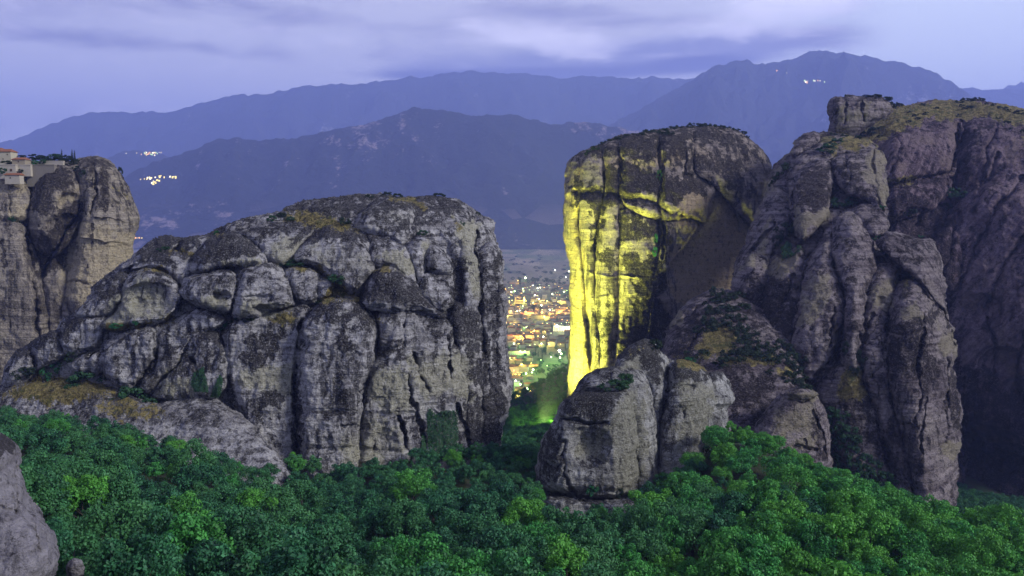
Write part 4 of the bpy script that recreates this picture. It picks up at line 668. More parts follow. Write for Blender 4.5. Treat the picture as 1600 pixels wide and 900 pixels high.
m, g = new_mat('bark'); pos = g.n('ShaderNodeNewGeometry').outputs['Position']; M_BARK = finish(m, g, g.mix(g.noise(g.vmul(pos, (4, 4, .8)), 1, 4), (0.03, 0.024, 0.018), (0.10, 0.085, 0.07)))
def leaves(cent, rad, per, size, r, squash=.8, droop=.0):
    """clumps of leaf-sized quads; returns verts, faces, tint"""
    V = []; T_ = []
    for c, rr in zip(cent, rad):
        n = max(int(per * (rr / np.mean(rad)) ** 2), 4); cb = r.normal() * .20
        dvec = r.normal(size=(n, 3)); dvec[:, 2] += .35; dvec /= np.linalg.norm(dvec, axis=1)[:, None]
        rr_ = rr * (r.uniform(.55, 1.0, n) ** .5) * (1 + .18 * np.sin(dvec[:, 0] * 9 + dvec[:, 1] * 7 + c[0] * 5))
        p = c + dvec * rr_[:, None] * np.array([1, 1, squash])
        nn_ = dvec + r.normal(size=(n, 3)) * .55; nn_ /= np.linalg.norm(nn_, axis=1)[:, None]
        t1 = np.cross(nn_, r.normal(size=(n, 3))); t1 /= np.linalg.norm(t1, axis=1)[:, None]; t2 = np.cross(nn_, t1)
        s_ = size * r.uniform(.6, 1.25, n)[:, None]
        V.append(np.stack([p - t1 * s_, p - t2 * s_ * .6, p + t1 * s_, p + t2 * s_ * .6], 1).reshape(-1, 3))
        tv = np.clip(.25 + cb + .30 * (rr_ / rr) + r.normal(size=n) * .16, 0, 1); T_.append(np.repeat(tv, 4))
    V = np.concatenate(V); T_ = np.concatenate(T_); return V, np.arange(len(V)).reshape(-1, 4), T_
def leaf_mesh(name, V, Fc, T_, mat):
    me = np_mesh(name, V, Fc, False); a = me.attributes.new('tint', 'FLOAT', 'POINT'); a.data.foreach_set('value', T_.astype(np.float32)); me.materials.append(mat); return me
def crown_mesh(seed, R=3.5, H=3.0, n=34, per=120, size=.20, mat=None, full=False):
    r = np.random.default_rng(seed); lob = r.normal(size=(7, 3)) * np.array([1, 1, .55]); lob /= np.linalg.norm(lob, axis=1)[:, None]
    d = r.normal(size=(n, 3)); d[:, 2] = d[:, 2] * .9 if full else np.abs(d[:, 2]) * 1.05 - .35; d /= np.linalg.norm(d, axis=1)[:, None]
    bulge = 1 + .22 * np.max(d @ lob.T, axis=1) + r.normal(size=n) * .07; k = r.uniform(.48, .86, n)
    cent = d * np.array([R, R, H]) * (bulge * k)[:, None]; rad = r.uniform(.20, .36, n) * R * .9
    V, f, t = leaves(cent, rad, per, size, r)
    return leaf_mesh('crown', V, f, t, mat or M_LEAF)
def tube(path, radii, n=7):
    V = []; Fc = []
    for k, (p, r) in enumerate(zip(path, radii)):
        for i in range(n):
            a = 2 * math.pi * i / n; V.append((p[0] + r * math.cos(a), p[1] + r * math.sin(a), p[2]))
        if k:
            for i in range(n): Fc.append(((k - 1) * n + i, (k - 1) * n + (i + 1) % n, k * n + (i + 1) % n, k * n + i))
    return V, Fc
def trunk_mesh(seed, h=6.0, limbs=5):
    r = random.Random(seed); V, Fc = tube([(0, 0, -1.2), (.05, 0, 1), (.15, .1, h * .45), (.2, .0, h * .8)], [.28, .20, .15, .05])
    for k in range(limbs):
        a = r.uniform(0, 6.3); z0 = h * r.uniform(.3, .55); L_ = r.uniform(1.6, 2.6)
        v, f = tube([(.1, .05, z0), (.1 + math.cos(a) * L_ * .5, math.sin(a) * L_ * .5, z0 + .9), (math.cos(a) * L_, math.sin(a) * L_, z0 + 1.9)], [.10, .07, .03], 5)
        o = len(V); V += v; Fc += [tuple(i + o for i in q) for q in f]
    return mesh_pyd('trunk', V, Fc)
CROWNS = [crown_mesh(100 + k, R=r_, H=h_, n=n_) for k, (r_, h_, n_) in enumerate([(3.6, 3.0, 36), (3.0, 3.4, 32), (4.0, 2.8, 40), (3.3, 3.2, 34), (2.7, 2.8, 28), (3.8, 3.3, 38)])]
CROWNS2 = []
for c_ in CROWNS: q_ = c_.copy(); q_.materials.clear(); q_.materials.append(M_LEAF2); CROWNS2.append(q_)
TRUNKS = [trunk_mesh(k) for k in range(3)]
for t_ in TRUNKS: t_.materials.append(M_BARK)
BUSH = {}
for nm, mt in (('dark', M_DARK), ('mid', M_BUSH), ('bright', M_BRIGHT)):
    BUSH[nm] = [crown_mesh(200 + k, R=1.0, H=.95, n=26, per=75, size=.085, mat=mt, full=True) for k in range(3)]

# visibility helpers on what is built so far
bpy.context.view_layer.update(); DG = bpy.context.evaluated_depsgraph_get()
HAZE = bpy.data.objects['haze']; HAZE.hide_viewport = True; bpy.context.view_layer.update(); DG.update()
def shoot(px, py):
    d = (P1(px, py, 100) - Vector((0, 0, CAMZ))).normalized(); ok, loc, nrm, idx, ob, _ = scene.ray_cast(DG, Vector((0, 0, CAMZ)), d)
    return (loc, nrm, ob) if ok else (None, None, None)
def down(x, y):
    ok, loc, nrm, idx, ob, _ = scene.ray_cast(DG, Vector((x, y, 900)), Vector((0, 0, -1))); return (loc, ob) if ok else (None, None)
def proj(p):
    v = np.array(p) - CAM; d = v @ FW; return 800 + F * (v @ RT) / d, 450 - F * (v @ UP) / d, d
def visible(p, tol=4.0):
    v = Vector(p) - Vector((0, 0, CAMZ)); L_ = v.length; ok, loc, *_ = scene.ray_cast(DG, Vector((0, 0, CAMZ)), v.normalized(), distance=L_ - tol); return not ok

# ------------------------------------------------------------------ forest
cands = []
def forest_band(d0, d1, sp, px0, px1, hmin=.8, hmax=1.15):
    d = d0
    while d < d1:
        x = (px0 - 800) / F * d
        while x < (px1 - 800) / F * d:
            X = x + rng.uniform(-.42, .42) * sp; Y = d * math.cos(TH) + rng.uniform(-.42, .42) * sp
            cands.append((X, Y, rng.uniform(hmin, hmax))); x += sp
        d += sp * .9
forest_band(98, 345, 8.0, -70, 1690, .75, 1.85); forest_band(345, 700, 7.5, 740, 1010, 1.0, 1.7); forest_band(550, 680, 5.5, 836, 905, .9, 1.3); forest_band(345, 660, 6.5, 1140, 1700); forest_band(700, 1180, 12, 770, 960, .8, 1.6)
trees = []
for (X, Y, s_) in cands:
    px, py, d = proj((X, Y, 230))
    if px < 92 and d < 105: continue
    loc, ob = down(X, Y)
    if loc is None or ob.name != 'ground': continue
    # keep clear of the rock feet
    top = (X, Y, loc.z + 7.5 * s_); px, py, d = proj(top)
    if py > 990 or not (visible(top, 2) or visible((X + 3, Y, loc.z + 5 * s_), 2) or visible((X - 3, Y, loc.z + 5 * s_), 2)): continue
    if 85 < px < 112 and 850 < py: continue
    if 838 < px < 1010 and py < 788 and d < 305: continue
    trees.append((d, X, Y, loc.z, s_, px, py))
trees.sort(key=lambda t: t[0] / t[4]); near = [t for t in trees if t[0] < 900][:300]; rest_ = trees[300:]
print('TREES', len(trees), 'nearest to', near[-1][0] if near else 0)
def tree_label(px, py, d, dusk, s_):
    where = [(110, 'beside the lilac corner boulder'), (240, 'below the grassy ledge'), (400, 'below the smooth grey slab'), (520, 'below the great vertical crack'), (650, 'below the middle of the dome wall'), (780, 'below the ivy sheet'), (880, 'left of the pale outcrop'),
             (1010, 'in front of the pale outcrop'), (1120, 'just right of the pale outcrop'), (1210, 'on the crest under the beehive rock'), (1320, 'below the gully of bushes'), (1450, 'below the leaning pillars'), (9999, 'at the far right below the back wall')]
    wh = next(w for lim, w in where if px < lim); row = 'nearest the camera' if d < 160 else 'halfway up the slope' if d < 215 else 'high on the slope'
    size = 'large' if s_ > 1.45 else 'small' if s_ < 1.0 else 'middling'
    return f"{size} {'blue-green' if dusk else 'bright green'} tree {row} {wh}", 'forest trees ' + wh
for k, (d, X, Y, Z, s_, px, py) in enumerate(near):
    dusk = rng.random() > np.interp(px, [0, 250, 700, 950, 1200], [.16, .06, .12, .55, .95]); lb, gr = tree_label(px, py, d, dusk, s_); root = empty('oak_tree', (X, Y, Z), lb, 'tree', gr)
    root.rotation_euler = (0, 0, rng.uniform(0, 6.28)); root.scale = (s_, s_, s_ * rng.uniform(.92, 1.12))
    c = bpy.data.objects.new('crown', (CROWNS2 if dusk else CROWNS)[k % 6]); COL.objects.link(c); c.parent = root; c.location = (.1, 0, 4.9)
    t_ = bpy.data.objects.new('trunk', TRUNKS[k % 3]); COL.objects.link(t_); t_.parent = root
# the rest of the wood: one mass
pcs = []
for nm_, cms in (('bright_crowns', CROWNS), ('dusky_crowns', CROWNS2)):
    pc = bpy.data.collections.new(nm_); pcs.append(pc)
    for cm in cms:
        for o in bpy.data.objects:
            if o.data is cm: pc.objects.link(o); break
def scatter(name, pts, coll, smin, smax, kind='stuff'):
    me = bpy.data.meshes.new(name); me.from_pydata(pts, [], []); o = bpy.data.objects.new(name, me); COL.objects.link(o); o['kind'] = kind
    ng = bpy.data.node_groups.new(name + '_nodes', 'GeometryNodeTree'); ng.interface.new_socket('Geometry', in_out='INPUT', socket_type='NodeSocketGeometry'); ng.interface.new_socket('Geometry', in_out='OUTPUT', socket_type='NodeSocketGeometry')
    N = ng.nodes; gi = N.new('NodeGroupInput'); go = N.new('NodeGroupOutput'); ci = N.new('GeometryNodeCollectionInfo'); ci.inputs[0].default_value = coll; ci.inputs['Separate Children'].default_value = True; ci.inputs['Reset Children'].default_value = True
    iop = N.new('GeometryNodeInstanceOnPoints'); iop.inputs['Pick Instance'].default_value = True
    ri = N.new('FunctionNodeRandomValue'); ri.data_type = 'INT'; ri.inputs[4].default_value = 0; ri.inputs[5].default_value = 5
    rr = N.new('FunctionNodeRandomValue'); rr.data_type = 'FLOAT_VECTOR'; rr.inputs[0].default_value = (-.1, -.1, 0); rr.inputs[1].default_value = (.1, .1, 6.28)
    rs = N.new('FunctionNodeRandomValue'); rs.data_type = 'FLOAT'; rs.inputs[2].default_value = smin; rs.inputs[3].default_value = smax
    for a, b in ((gi.outputs[0], iop.inputs['Points']), (ci.outputs[0], iop.inputs['Instance']), (ri.outputs[2], iop.inputs['Instance Index']), (rr.outputs[0], iop.inputs['Rotation']), (rs.outputs[1], iop.inputs['Scale']), (iop.outputs[0], go.inputs[0])): ng.links.new(a, b)
    md = o.modifiers.new('scatter', 'NODES'); md.node_group = ng; return o
br_ = []; du_ = []
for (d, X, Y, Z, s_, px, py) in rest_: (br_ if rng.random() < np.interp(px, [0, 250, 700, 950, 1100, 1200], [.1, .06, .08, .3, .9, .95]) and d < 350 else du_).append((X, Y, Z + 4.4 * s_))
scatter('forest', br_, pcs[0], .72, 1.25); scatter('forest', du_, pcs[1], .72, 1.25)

# ------------------------------------------------------------------ bushes on the rocks
def bush(px, py, rw, rh, tone, label, group, lift=0.25, dist=None):
    loc, nrm, ob = shoot(px, py); q = py; py0 = py
    while (loc is None or loc.y > (dist or 1000)) and q < py + 14: q += 1.5; loc, nrm, ob = shoot(px, q)
    if loc is None or loc.y > (dist or 1000): return
    if q > py0: py = q - rh * .25
    d = (np.array(loc) - CAM) @ FW; c = P1(px, py, d); rx = rw * d / F; rz = rh * d / F
    o = bpy.data.objects.new('bush', BUSH[tone][random.randrange(3)]); COL.objects.link(o); o.location = c + Vector((0, -rx * .35, -rz * lift)); o.scale = (rx * 1.1, rx * .9, rz * 1.3); o.rotation_euler = (0, 0, random.uniform(0, .8))
    tag(o, label, 'bush', group)
for (px, py, rw, rh, tn, lb) in [
    (85, 574, 14, 18, 'bright', 'light green tall bush on the grassy ledge at the left end of the dome'), (38, 580, 14, 9, 'dark', 'low dark bush at the far left foot of the dome'), (112, 556, 9, 8, 'dark', 'small dark bush wedged against the rock above the grassy ledge'),
    (140, 591, 28, 16, 'mid', 'wide dark green bush in the middle of the grassy ledge'), (206, 619, 26, 19, 'mid', 'large round bush at the right end of the grassy ledge'), (234, 628, 11, 8, 'mid', 'small bush touching the large round bush on the ledge'),
    (257, 388, 9, 4, 'mid', 'flat bush on the left shoulder of the dome'), (340, 364, 5, 4, 'bright', 'single tiny bush on the left skyline of the dome'), (437, 338, 9, 8, 'dark', 'rounded bush on the grassy top of the dome'), (457, 342, 7, 5, 'mid', 'low bush right of the rounded bush on the dome top'), (425, 341, 7, 5, 'mid', 'low bush left of the rounded bush on the dome top'),
    (539, 346, 9, 9, 'dark', 'dark bush where dry grass meets the dark cap dome'), (578, 308, 7, 6, 'dark', 'dark bush in the notch left of the highest dome'), (604, 301, 9, 5, 'dark', 'flat dark bush on the highest point of the dome skyline'), (620, 304, 9, 4, 'dark', 'low dark bush trailing right from the highest point of the dome'),
    (684, 299, 11, 4, 'dark', 'flat dark bush on the right skyline of the dome'), (746, 334, 5, 3, 'dark', 'tiny bush in the gap before the last head of rock'), (465, 411, 14, 8, 'mid', 'spreading bush at the foot of the big pale bulge'), (446, 413, 8, 4, 'dark', 'low bush left of the spreading bush under the pale bulge'),
    (527, 434, 13, 7, 'mid', 'bush at the top of the triangular grass patch'), (660, 363, 8, 4, 'mid', 'bush in the dark groove of the upper dome'), (722, 349, 5, 4, 'mid', 'little bush on the right grassy notch of the dome'), (212, 503, 4, 4, 'bright', 'tiny bright bush inside the hollowed alcove'), (182, 508, 9, 4, 'bright', 'low bright bush at the left lip of the alcove'),
    (350, 506, 9, 10, 'bright', 'green bush at the left end of the ledge in the dome face'), (370, 500, 8, 6, 'mid', 'second bush along the ledge in the dome face'), (388, 498, 9, 4, 'dark', 'low third bush along the ledge in the dome face'), (340, 516, 8, 9, 'mid', 'bush hanging under the left end of the face ledge'), (497, 470, 8, 6, 'dark', 'dark bush at the top of the great vertical crack')]:
    bush(px, py, rw, rh, tn, lb, 'bushes growing on the big dome')
for k, (px, py, rw, rh) in enumerate([(918, 239, 5, 5), (930, 232, 7, 5), (940, 226, 6, 6), (951, 221, 7, 5), (963, 218, 7, 5), (976, 213, 7, 5), (988, 211, 6, 4), (1000, 210, 6, 4), (1012, 206, 8, 5), (1024, 206, 7, 5), (1036, 204, 7, 5), (1048, 201, 8, 5), (1060, 199, 7, 4), (1078, 195, 7, 5), (1090, 196, 7, 5), (1104, 196, 8, 5), (1120, 197, 8, 4), (1134, 199, 7, 4), (1148, 203, 7, 4), (1160, 207, 6, 4), (1168, 213, 3, 3), (1030, 209, 9, 5), (1046, 209, 8, 5)]):
    bush(px, py, rw, rh, 'dark', 'dark round bush in the row along the rim of the floodlit tower', 'bushes along the rim of the tower')
for (px, py, rw, rh, tn, lb) in [(1029, 273, 5, 8, 'mid', 'thin bush in the crack high on the floodlit tower'), (1024, 372, 3, 9, 'bright', 'narrow green plant column in the lit crack of the tower'), (1023, 392, 4, 7, 'bright', 'lower green plant at the foot of the lit crack of the tower'),
    (958, 600, 20, 10, 'mid', 'dark bush on the shelf of the small pale outcrop'), (972, 592, 14, 12, 'mid', 'taller right half of shrubbery on the shelf of the pale outcrop'), (1076, 562, 13, 6, 'bright', 'pale green bush on the grassy top of the outcrop'), (925, 763, 9, 9, 'bright', 'green bush at the foot of the front outcrop face'), (968, 768, 5, 8, 'dark', 'small dark bush right of the green one at the outcrop foot'),
    (1020, 538, 12, 11, 'dark', 'dark bush between the tower foot and the outcrop'), (1096, 553, 12, 10, 'dark', 'round dark bush at the lower left edge of the grass patch'), (1072, 552, 8, 5, 'dark', 'low bush beside the sloping slab'), (1130, 572, 9, 4, 'dark', 'flat bush at the left end of the lower grass strip'), (1202, 580, 7, 3, 'dark', 'low dark bush below the lower grass strip'),
    (1235, 394, 16, 20, 'mid', 'large bush in the hollow on the left flank of the massif'), (1226, 356, 15, 12, 'dark', 'dark bush above the large hollow bush on the massif'), (1214, 374, 8, 9, 'dark', 'dark bush deep in the cleft of the left flank'), (1309, 318, 17, 12, 'mid', 'bush cluster between the two upper pillars'), (1330, 311, 11, 7, 'mid', 'low bush below the right upper pillar'), (1302, 298, 6, 7, 'dark', 'dark bush in the cleft of the upper pillars'),
    (1377, 323, 5, 3, 'bright', 'tiny green bush at the right edge of the massif'), (1368, 371, 7, 4, 'bright', 'green bush in the notch left of the leaning block'), (1437, 369, 5, 2.5, 'bright', 'green tuft on top of the leaning block'), (1412, 431, 11, 5, 'dark', 'dark bush under the overhang of the leaning block'), (1378, 396, 9, 9, 'dark', 'dark bush in the gap beside the leaning block'),
    (1232, 262, 14, 10, 'dark', 'dark bush on the shoulder of the massif near the tower'), (1216, 276, 9, 8, 'dark', 'bush lower on the shoulder of the massif'), (1206, 288, 6, 7, 'dark', 'lowest bush on the shoulder of the massif'), (1290, 232, 15, 8, 'mid', 'bush behind the upper left pillar'), (1304, 222, 12, 6, 'mid', 'bush on the ledge above the upper pillars'), (1345, 558, 10, 15, 'dark', 'dark bush in the deep gully of the pillars'), (1322, 542, 8, 10, 'dark', 'smaller dark bush high in the gully of the pillars'), (1334, 575, 8, 8, 'dark', 'bush beside the grass in the gully'),
    (1485, 300, 12, 7, 'mid', 'bush on the bench in the back wall'), (1505, 303, 11, 5, 'mid', 'right-hand bush on the bench in the back wall'), (1476, 322, 9, 7, 'dark', 'dark bush below the bench in the back wall'), (1420, 330, 9, 6, 'dark', 'dark bush under the lower ledge of the back wall'),
    (122, 262, 7, 4, 'dark', 'bush on the cliff edge right of the cypresses'), (130, 270, 5, 6, 'dark', 'bush hanging in the notch of the monastery cliff'), (112, 256, 9, 4, 'dark', 'low bush under the three cypresses'), (188, 266, 4, 8, 'dark', 'bush on the right shoulder of the monastery cliff'), (20, 341, 5, 5, 'mid', 'small round bush on the lower ledge of the monastery cliff'), (31, 347, 3, 3, 'dark', 'tiny bush right of the round one on the lower cliff ledge'), (37, 279, 7, 7, 'mid', 'round bush below the lower red roof'), (1, 276, 4, 7, 'mid', 'bush at the picture edge below the monastery')]:
    bush(px, py, rw, rh, tn, lb, None)
for (px, py, rw, rh) in [(1496, 160, 7, 4), (1504, 157, 6, 4), (1514, 156, 7, 4), (1522, 154, 7, 4), (1531, 156, 6, 4), (1541, 162, 3, 3), (1550, 166, 5, 5), (1563, 169, 8, 4), (1574, 173, 4, 3), (1588, 176, 8, 4), (1598, 178, 5, 3)]:
    bush(px, py, rw, rh, 'dark', 'dark bush on the skyline of the grassy hilltop', 'bushes on the skyline of the grassy hilltop')
for (px, py, rw, rh) in [(1440, 164, 5, 3), (1462, 169, 4, 3), (1428, 182, 6, 4), (1433, 185, 4, 3), (1445, 178, 5, 3), (1419, 190, 4, 3), (1502, 165, 5, 3), (1511, 168, 7, 4), (1497, 181, 5, 3), (1421, 176, 4, 3), (1545, 180, 2, 2), (1558, 185, 4, 3), (1571, 191, 7, 4), (1597, 205, 6, 4), (1578, 202, 3, 3), (1402, 189, 3, 2)]:
    bush(px, py, rw, rh, 'dark', 'small dark bush dotted on the dry grass of the hilltop', 'bushes on the dry grass hilltop')
for (px, py, rw, rh) in [(1322, 150, 4, 3), (1352, 148, 8, 3), (1368, 150, 8, 4), (1383, 153, 8, 5), (1395, 158, 7, 5), (1404, 162, 6, 4), (1348, 210, 9, 6), (1362, 205, 10, 7), (1338, 216, 6, 5), (1376, 200, 6, 4), (1373, 214, 5, 3), (1300, 210, 6, 4), (1318, 212, 6, 4)]:
    bush(px, py, rw, rh, 'dark', 'dark bush growing around the square skyline crag', 'bushes around the square crag')
def fill(poly, r, tone, label, group, n):
    p = np.array(poly, float); k = 0; tries = 0; pts = []
    while k < n and tries < 4000:
        tries += 1; x = random.uniform(p[:, 0].min(), p[:, 0].max()); y = random.uniform(p[:, 1].min(), p[:, 1].max())
        if not poly_inside(np.array([x]), np.array([y]), p)[0] or any((x - a) ** 2 + (y - b) ** 2 < (r * 1.0) ** 2 for a, b in pts): continue
        pts.append((x, y)); k += 1
    for x, y in sorted(pts, key=lambda q: q[1]): bush(x, y, r * random.uniform(.8, 1.25), r * random.uniform(.65, 1.0), tone, label, group)
fill([(1118, 456), (1160, 456), (1170, 520), (1190, 560), (1156, 556), (1150, 520), (1128, 502), (1112, 516), (1092, 518), (1106, 494)], 12, 'dark', 'dark bush in the thicket above the dry grass patch', 'thicket above the dry grass patch', 40)
fill([(1130, 552), (1170, 540), (1225, 535), (1250, 556), (1256, 610), (1236, 600), (1222, 572), (1180, 556), (1140, 572), (1122, 574)], 11, 'dark', 'dark bush in the strip of scrub beneath the massif', 'scrub beneath the massif', 34)
fill([(1292, 640), (1308, 636), (1326, 670), (1352, 716), (1400, 752), (1380, 770), (1320, 750), (1302, 720), (1296, 680)], 13, 'mid', 'shaded bush in the gully right of the round boulder', 'bushes in the gully right of the round boulder', 36)
fill([(1500, 790), (1530, 765), (1600, 800), (1600, 840), (1520, 810)], 10, 'mid', 'shaded bush at the foot of the back wall', 'bushes at the foot of the back wall', 16)
fill([(1094, 700), (1130, 676), (1150, 668), (1150, 690), (1110, 720)], 8, 'dark', 'dark bush under the right knob of the outcrop', 'bushes under the right knob of the outcrop', 10)

# ------------------------------------------------------------------ dry grass tufts
def tufts(polys, dmax=1000):
    V = []; T_ = []; r = np.random.default_rng(11)
    for poly, n, size in polys:
        p = np.array(poly, float)
        for _ in range(n):
            x = r.uniform(p[:, 0].min(), p[:, 0].max()); y = r.uniform(p[:, 1].min(), p[:, 1].max())
            if not poly_inside(np.array([x]), np.array([y]), p)[0]: continue
            loc, nrm, ob = shoot(x, y)
            if loc is None or loc.y > dmax or nrm.z < .15: continue
            c = np.array(loc) + r.normal(size=3) * np.array([.5, .5, 0]) * size
            for k in range(4):
                a = r.uniform(0, 6.28); w_ = size * .16; l_ = np.array([math.cos(a), math.sin(a), 0]); tip = c + np.array([math.cos(a + 1.3) * .35, math.sin(a + 1.3) * .35, 1.0]) * size * r.uniform(.6, 1.2)
                V += [c - l_ * w_ - [0, 0, .1], c + l_ * w_ - [0, 0, .1], tip + l_ * w_ * .2, tip - l_ * w_ * .2]; T_ += [r.uniform(0, 1)] * 4
    V = np.array(V); o = link_mesh('dry_grass', leaf_mesh('dry_grass', V, np.arange(len(V)).reshape(-1, 4), np.array(T_), M_DRY), None); tag(o, kind='stuff')
M_DRY = leaf_mat('dry_grass_blades', (0.10, 0.080, 0.03), (0.36, 0.30, 0.12), (0.26, 0.25, 0.09))
tufts([([(10, 620), (40, 592), (90, 585), (165, 600), (165, 622), (80, 636)], 1500, .55), ([(160, 604), (215, 626), (268, 645), (250, 656), (150, 640)], 500, .5), ([(440, 330), (500, 338), (560, 350), (556, 364), (500, 352)], 700, .55), ([(600, 306), (665, 316), (660, 330), (610, 316)], 250, .5),
       ([(505, 474), (520, 438), (545, 450), (562, 472)], 500, .5), ([(418, 508), (440, 486), (468, 494), (462, 506)], 250, .5), ([(170, 515), (270, 498), (268, 506), (180, 518)], 250, .45), ([(228, 420), (270, 436), (258, 420)], 120, .45), ([(1048, 556), (1082, 555), (1110, 576), (1062, 572)], 350, .45),
       ([(1080, 560), (1100, 512), (1150, 508), (1158, 545), (1100, 566)], 700, .8), ([(1128, 570), (1160, 554), (1216, 554), (1214, 570)], 400, .8), ([(1306, 635), (1310, 578), (1342, 580), (1354, 620)], 300, .7), ([(1330, 215), (1380, 168), (1500, 156), (1598, 172), (1598, 200), (1545, 183), (1440, 190), (1370, 218)], 2600, 1.3)])
# ------------------------------------------------------------------ ivy on the dome wall
def ivy(poly, n, label, size=.24):
    p = np.array(poly, float); V = []; T_ = []; r = np.random.default_rng(5)
    while n > 0:
        n -= 1; x = r.uniform(p[:, 0].min(), p[:, 0].max()); y = r.uniform(p[:, 1].min(), p[:, 1].max())
        if not poly_inside(np.array([x]), np.array([y]), p)[0]: continue
        loc, nrm, ob = shoot(x, y)
        if loc is None or loc.y > 420: continue
        nn_ = np.array(nrm) + np.array([0, -.3, .5]) + r.normal(size=3) * .4; nn_ /= np.linalg.norm(nn_); t1 = np.cross(nn_, r.normal(size=3)); t1 /= np.linalg.norm(t1); t2 = np.cross(nn_, t1)
        c = np.array(loc) + np.array(nrm) * r.uniform(.1, .9); s_ = size * r.uniform(.7, 1.4); V += [c - t1 * s_, c - t2 * s_ * .7, c + t1 * s_, c + t2 * s_ * .7]; T_ += [r.uniform(.2, .9)] * 4
    if V: V = np.array(V); o = link_mesh('ivy', leaf_mesh('ivy', V, np.arange(len(V)).reshape(-1, 4), np.array(T_), M_BUSH), None); tag(o, label, 'ivy')
ivy([(668, 690), (667, 645), (672, 638), (680, 648), (690, 643), (700, 641), (714, 642), (715, 700), (700, 716), (672, 722)], 9000, 'large dark green ivy sheet low on the right of the dome wall')
ivy([(658, 720), (658, 680), (665, 672), (667, 700), (668, 722)], 2500, 'narrow strip of ivy left of the large ivy sheet')
ivy([(299, 600), (302, 585), (318, 574), (322, 590), (325, 612), (306, 612)], 3000, 'wedge of ivy above the smooth grey slab')
ivy([(329, 618), (338, 600), (345, 585), (348, 596), (342, 618)], 2000, 'thin curved strip of ivy right of the ivy wedge')

# ================================================================== BUILDINGS
def plain(name, col, rough=.85, var=.0):
    m, g = new_mat(name); pos = g.n('ShaderNodeNewGeometry').outputs['Position']; n_1 = g.noise(pos, .9, 5, .65)
    return finish(m, g, g.mix(n_1, tuple(k * .72 for k in col), tuple(min(k * 1.15, .9) for k in col)), rough)
M_STONE = plain('pale_stone', (.42, .38, .28)); M_WHITE = plain('white_plaster', (.40, .36, .29)); M_TOWNW = plain('town_plaster', (.22, .205, .185)); M_TILE = plain('orange_tile', (.23, .095, .05)); M_TILE2 = plain('brown_tile', (.085, .042, .03)); M_OLDWALL = plain('old_wall', (.19, .17, .14)); M_WOOD = plain('dark_wood', (.07, .045, .03)); M_CREAM = plain('cream_plaster', (.27, .23, .165)); M_GREYW = plain('grey_plaster', (.12, .115, .115)); M_METAL = plain('grey_metal', (.12, .12, .12), .5)
def emis(name, col, s):
    m, g = new_mat(name); e = g.n('ShaderNodeEmission'); e.inputs[0].default_value = (*col, 1); e.inputs[1].default_value = s; o = g.n('ShaderNodeOutputMaterial'); g.link(e.outputs[0], o.inputs[0]); return m
EM = {'warm': emis('warm_lamp', (1, .50, .08), 6), 'yellow': emis('yellow_lamp', (1, .80, .16), 6), 'green': emis('green_lamp', (.62, 1, .38), 7), 'white': emis('white_lamp', (1, .97, .72), 9)}
EMF = {'warm': emis('warm_far_light', (1, .50, .16), 1.3), 'yellow': emis('yellow_far_light', (1, .78, .20), 1.5), 'green': emis('green_far_light', (.7, 1, .4), 1.2), 'white': emis('white_far_light', (1, .90, .55), 1.7)}
M_LITWIN = emis('lit_window', (1, .75, .35), 3.0)
def box_v(w_, d_, z0, z1, x=0, y=0):
    v = [(x + sx * w_ / 2, y + sy * d_ / 2, z) for z in (z0, z1) for sx, sy in ((-1, -1), (1, -1), (1, 1), (-1, 1))]
    return v, [(0, 3, 2, 1), (4, 5, 6, 7), (0, 1, 5, 4), (1, 2, 6, 5), (2, 3, 7, 6), (3, 0, 4, 7)]
def roof_v(w_, d_, z, h, hip=.5, ov=.6):
    a, b = w_ / 2 + ov, d_ / 2 + ov; r_ = a - hip * b
    v = [(-a, -b, z), (a, -b, z), (a, b, z), (-a, b, z), (-r_, 0, z + h), (r_, 0, z + h), (-a, -b, z + .25), (a, -b, z + .25), (a, b, z + .25), (-a, b, z + .25)]
    return v, [(0, 3, 2, 1), (0, 1, 7, 6), (1, 2, 8, 7), (2, 3, 9, 8), (3, 0, 6, 9), (6, 7, 5, 4), (7, 8, 5), (8, 9, 4, 5), (9, 6, 4)]
def part(name, vf, mat, root, loc=(0, 0, 0)):
    me = mesh_pyd(name, *vf); o = link_mesh(name, me, mat, root, local=True); o.location = loc; return o
def house(loc, w_, d_, h, rh, rz, wall, roof, label, group, name='house', windows=(), hip=.5, chimney=False, cat='house', winmat=None):
    root = empty(name, loc, label, cat, group); root.rotation_euler = (0, 0, rz)
    part('wall', box_v(w_, d_, -3, h), wall, root)
    if rh > 0:
        rf = part('roof', roof_v(w_, d_, h + .004, rh, hip), roof, root)
        if chimney: part('chimney', box_v(.9, .9, 0, rh + 1.2, w_ * .2, d_ * .1), wall, rf, (0, 0, h))
    else: part('parapet', box_v(w_ + .5, d_ + .5, h + .004, h + .7), wall, root)
    for (wx_, wz_, ww, wh) in windows: part('window', box_v(ww, .25, wz_, wz_ + wh, wx_, -d_ / 2 - .05), winmat or M_WOOD, root)
    return root
